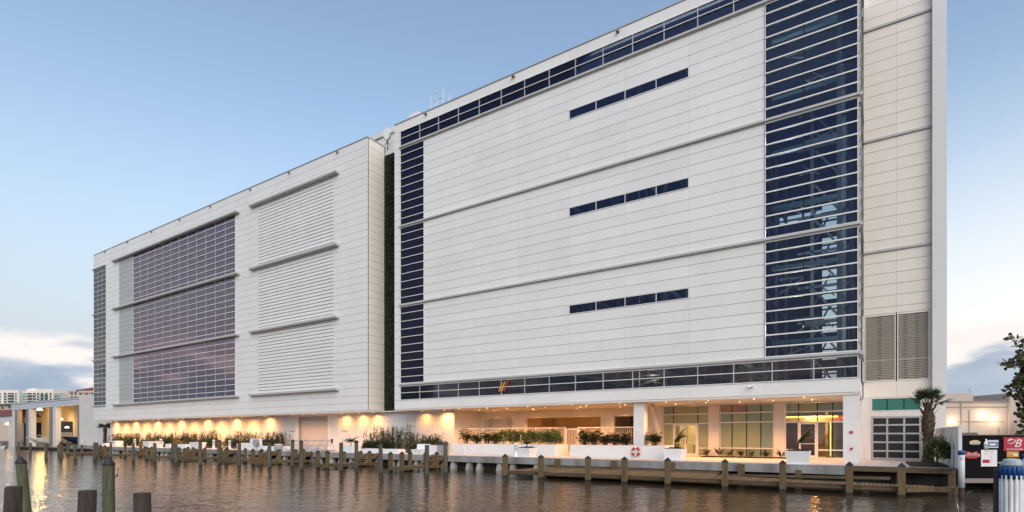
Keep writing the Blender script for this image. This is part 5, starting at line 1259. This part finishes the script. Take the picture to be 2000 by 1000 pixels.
for xa in (-166.4, -179.0): b = MB(); b.box(xa, xa + 1.2, SH - .05, SH + .6, -1.4, 4.8); b.build('column', 'shed_white', s2)
b = MB(); b.box(-190, -165, SH + 9, SH + 9.3, -1.2, 5.9); b.build('rear_wall', 'shed_hole', s2)
b = MB(); b.box(-172.5, -169.8, SH + 8.6, SH + 8.9, 1.5, 3.4); b.build('lit_window', 'window_lit', s2)
b = MB(); b.lathe(-172.2, SH + 1.2, [(.5, 4.2), (.4, 4.4), (.1, 4.6)], 12); b.build('pendant_lamp', 'lamp_white', s2); point('pendant_glow', (-172.2, SH + 1.6, 3.9), 300, (1, .6, .25), .3, s2)

def boat(name, label, bow, L, B, zk, zd, hullm, cabin=True, dark=None, head=-math.pi / 2):
    """Planing hull lofted in its own axes: +x is the bow."""
    t = thing(name, label, 'boat', bow, rz=head)
    n, rings = 12, []
    for i in range(n + 1):
        s = i / n; x = -L + L * s
        hb = B / 2 * (1 - max(0, (s - .45) / .55) ** 2.3) + .02
        keel = zk + (zd - zk) * max(0, (s - .62) / .38) ** 1.8; deck = zd + .25 * s * s; ch = keel + (deck - keel) * .42
        rings.append([(x, 0, keel), (x, hb * .78, ch), (x + .35 * s, hb, deck), (x + .35 * s, 0, deck + .05), (x + .35 * s, -hb, deck), (x, -hb * .78, ch)])
    m = MB(); vs_ = [v for r in rings for v in r]; fs = []
    for i in range(n):
        for k in range(6): fs.append((i * 6 + k, i * 6 + (k + 1) % 6, (i + 1) * 6 + (k + 1) % 6, (i + 1) * 6 + k))
    fs += [tuple(range(5, -1, -1)), tuple(n * 6 + k for k in range(6))]
    m.add(vs_, fs); h_ = m.build('hull', hullm, t)
    if cabin:
        m = MB(); m.hexa([(-L * .78, -B * .3, zd), (-L * .35, -B * .26, zd), (-L * .35, B * .26, zd), (-L * .78, B * .3, zd), (-L * .74, -B * .26, zd + .75), (-L * .48, -B * .22, zd + .75), (-L * .48, B * .22, zd + .75), (-L * .74, B * .26, zd + .75)]); c_ = m.build('cabin', 'boat_deck', t)
        m = MB(); m.hexa([(-L * .47, -B * .23, zd + .3), (-L * .40, -B * .24, zd + .3), (-L * .40, B * .24, zd + .3), (-L * .47, B * .23, zd + .3), (-L * .485, -B * .215, zd + .7), (-L * .475, -B * .215, zd + .72), (-L * .475, B * .215, zd + .72), (-L * .485, B * .215, zd + .7)]); m.build('windscreen', 'boat_dark', c_)
    m = MB()
    for s_ in (-1, 1): m.tube([(-L * .35, s_ * B * .42, zd + .1), (-L * .3, s_ * B * .42, zd + .5), (-L * .05, s_ * .2, zd + .75), (.2, 0, zd + .7)], .03, .03, 5)
    m.build('bow_rail', 'steel_galv', t)
    if dark: m = MB(); m.box(*dark); m.build('hull_patch', 'boat_dark', t)
    return t
boat('motor_boat', 'white motor boat with its bow poking out of the boat shed', (-143.6, 39.2, 0), 9.5, 3.2, -.75, .95, 'boat_white', dark=(-4.2, -2.2, -1.62, -1.30, -.1, .62))
boat('motor_boat', 'navy blue motor boat in the right bay of the boat shed', (-133.9, 41.8, 0), 9.0, 3.0, -.35, 1.15, 'boat_blue')
boat('motor_boat', 'cream motor boat stored deep in the left bay of the shed', (-178.0, 51.0, 0), 8.5, 2.8, .2, 1.7, 'boat_deck', head=-math.pi / 2 - .5)
boat('motor_boat', 'white cabin boat stored behind the navy one in the shed', (-152.0, 51.0, 0), 8.5, 2.8, .4, 1.9, 'boat_deck', head=-math.pi / 2 + .3)
boat('motor_boat', 'white open boat at the far left lying by the small shed', (-165.5, 40.0, 0), 8.0, 2.7, -.7, .6, 'boat_white', head=.4)
t = thing('jet_ski', 'small white jet ski moored by the left shed column', 'jet ski', (-148.0, 36.6, -1))
b = MB(); b.hexa([(-149.6, 36.2, -1.1), (-147.2, 36.3, -1.1), (-147.2, 37.0, -1.1), (-149.6, 37.1, -1.1), (-149.9, 36.0, -.55), (-146.4, 36.5, -.35), (-146.4, 36.8, -.35), (-149.9, 37.3, -.55)]); b.build('hull', 'boat_white', t)
b = MB(); b.frustum(-148.6, 36.65, -.5, -.15, .8, .35, .5, .2); b.build('seat', 'boat_dark', t); b = MB(); b.bar((-147.6, 36.65, -.4), (-147.9, 36.65, .15), .12); b.bar((-147.9, 36.2, .12), (-147.9, 37.1, .12), .07); b.build('handlebar', 'boat_dark', t)
t = thing('boat_lift', 'white tubular boat lift frame at the right end of the shed', 'lift', (-112, 38.8, -1))
b = MB()
for x in (-113.4, -110.9):
    for y in (38.2, 39.4): b.tube([(x, y, -1.3), (x, y, 1.15)], .07)
for y in (38.2, 39.4): b.tube([(-113.7, y, 1.1), (-110.6, y, 1.1)], .07)
b.build('frame', 'alu_white', t)
t = thing('floating_dock', 'low floating dock along the front of the boat shed', 'dock', (-120, 36.8, -1))
b = MB(); b.box(-140, -100, 36.4, 38.0, -.62, -.5); b.build('deck', 'wood_deck', t); b = MB(); b.box(-140, -100, 36.42, 37.98, -1.2, -.62); b.build('float', 'sea_wall_shade', t)
# ------------------------------------------------------------------ far buildings on the skyline
D3 = 420.0
al = spot_at(55, D3, -.06)
ap = thing('apartment_block', 'white apartment tower block with teal balconies on the left skyline', 'building', al, rz=TH)
def ax(u): return (u - 55) * D3 / FOC
def az(v): return 1.55 + (HOR - v) * D3 / FOC
b = MB()
for (u0, u1, v0, y0, y1) in ((-60, 37, 761.5, 0, 20), (37, 50, 764, 3, 20), (50, 70, 763, 1.5, 20), (70, 104, 760, 0, 20), (104, 115, 766.5, 2, 20), (38, 66, 758.5, 6, 18), (42, 56, 756.5, 7, 15), (74, 98, 758.8, 5, 15)): b.box(ax(u0), ax(u1), y0, y1, 0, az(v0))
b.box(ax(104), ax(116.5), 1.0, 2.0, az(768), az(766.5)); b.build('wall', 'condo_white', ap)
rows_v = [767.2, 772.5, 777.8, 783.1, 788.4, 793.7]
for v in rows_v:
    for (u0, u1, m, y) in ((-6, 2.2, 'condo_teal', -.05), (8, 12.6, 'condo_dark', -.05), (29, 33.6, 'condo_teal', -.05), (38, 47.8, 'condo_teal', 2.9), (72.2, 76.6, 'condo_dark', -.05), (80, 84.5, 'condo_dark', -.05), (88.4, 93, 'condo_dark', -.05), (97.2, 101, 'condo_dark', -.05), (104.5, 110.5, 'condo_teal', 1.9)):
        piece('window', m, ax(u0), ax(u1), y - .2, y + .05, az(v + 3.6), az(v), ap)
    for (u0, u1, y) in ((16, 27, 0), (50.5, 59, 1.5), (61, 69, 1.5)):
        piece('loggia', 'condo_dark', ax(u0), ax(u1), y - .15, y + .05, az(v + 4.0), az(v), ap)
        piece('balcony', 'condo_rail', ax(u0) - .2, ax(u1) + .2, y - 1.6, y - .2, az(v + 4.9), az(v + 3.3), ap)
    for (u0, u1) in ((79, 86), (88, 94.5)): piece('balcony', 'condo_teal', ax(u0), ax(u1), -1.4, -.25, az(v + 4.9), az(v + 3.5), ap)
    piece('balcony', 'condo_rail', ax(104.2), ax(115.5), .2, 1.6, az(v + 4.9), az(v + 3.5), ap)
D4 = 330.0
hl = spot_at(160, D4, -.06)
ht = thing('hotel_block', 'beige block with a dark red hipped roof on the left skyline', 'building', hl, rz=TH)
def hx(u): return (u - 160) * D4 / FOC
def hz_(v): return 1.55 + (HOR - v) * D4 / FOC
b = MB(); b.box(hx(133.5), hx(200), 0, 20, 0, hz_(764)); b.box(hx(133), hx(150), -.5, 20, hz_(765), hz_(761.5)); b.box(hx(155), hx(200), -.6, 0, hz_(767), hz_(762.5)); b.build('wall', 'beige_wall', ht)
b = MB(); b.hexa([(hx(150), -1, hz_(762)), (hx(205), -1, hz_(762)), (hx(205), 20, hz_(762)), (hx(150), 20, hz_(762)), (hx(166), 8, hz_(753.5)), (hx(195), 8, hz_(753.5)), (hx(195), 12, hz_(753.5)), (hx(166), 12, hz_(753.5))]); b.build('roof', 'roof_red', ht)
for v in (766.5, 774):
    for u in (138.5, 146, 155.5, 167.5, 179): piece('window', 'condo_dark', hx(u), hx(u + 3.6), -.25, .05, hz_(v + 4), hz_(v), ht)
D5 = 170.0
ol = spot_at(10, D5, -.06)
of = thing('dockside_house', 'small beige dockside house with grey hip roof at the left edge', 'building', ol, rz=TH)
def ox(u): return (u - 10) * D5 / FOC
def oz(v): return 1.55 + (HOR - v) * D5 / FOC
b = MB(); b.box(ox(-6), ox(24), 0, 9, 0, oz(790)); b.box(ox(-8), ox(30), -.4, 0, oz(804), oz(802)); b.build('wall', 'beige_wall', of)
b = MB(); b.hexa([(ox(-8), -1, oz(790)), (ox(28), -1, oz(790)), (ox(28), 10, oz(790)), (ox(-8), 10, oz(790)), (ox(2), 4, oz(785.5)), (ox(17), 4, oz(785.5)), (ox(17), 5, oz(785.5)), (ox(2), 5, oz(785.5))]); b.build('roof', 'roof_grey', of)
for (u, v) in ((16.5, 793), (17.5, 805), (3, 794), (4, 806)): piece('window', 'condo_dark', ox(u), ox(u + 4), -.1, .05, oz(v + 4), oz(v), of)
b = MB(); b.box(ox(2), ox(15), -.5, -.41, oz(802), oz(800)); b.build('sign_board', 'blue_sign', of)
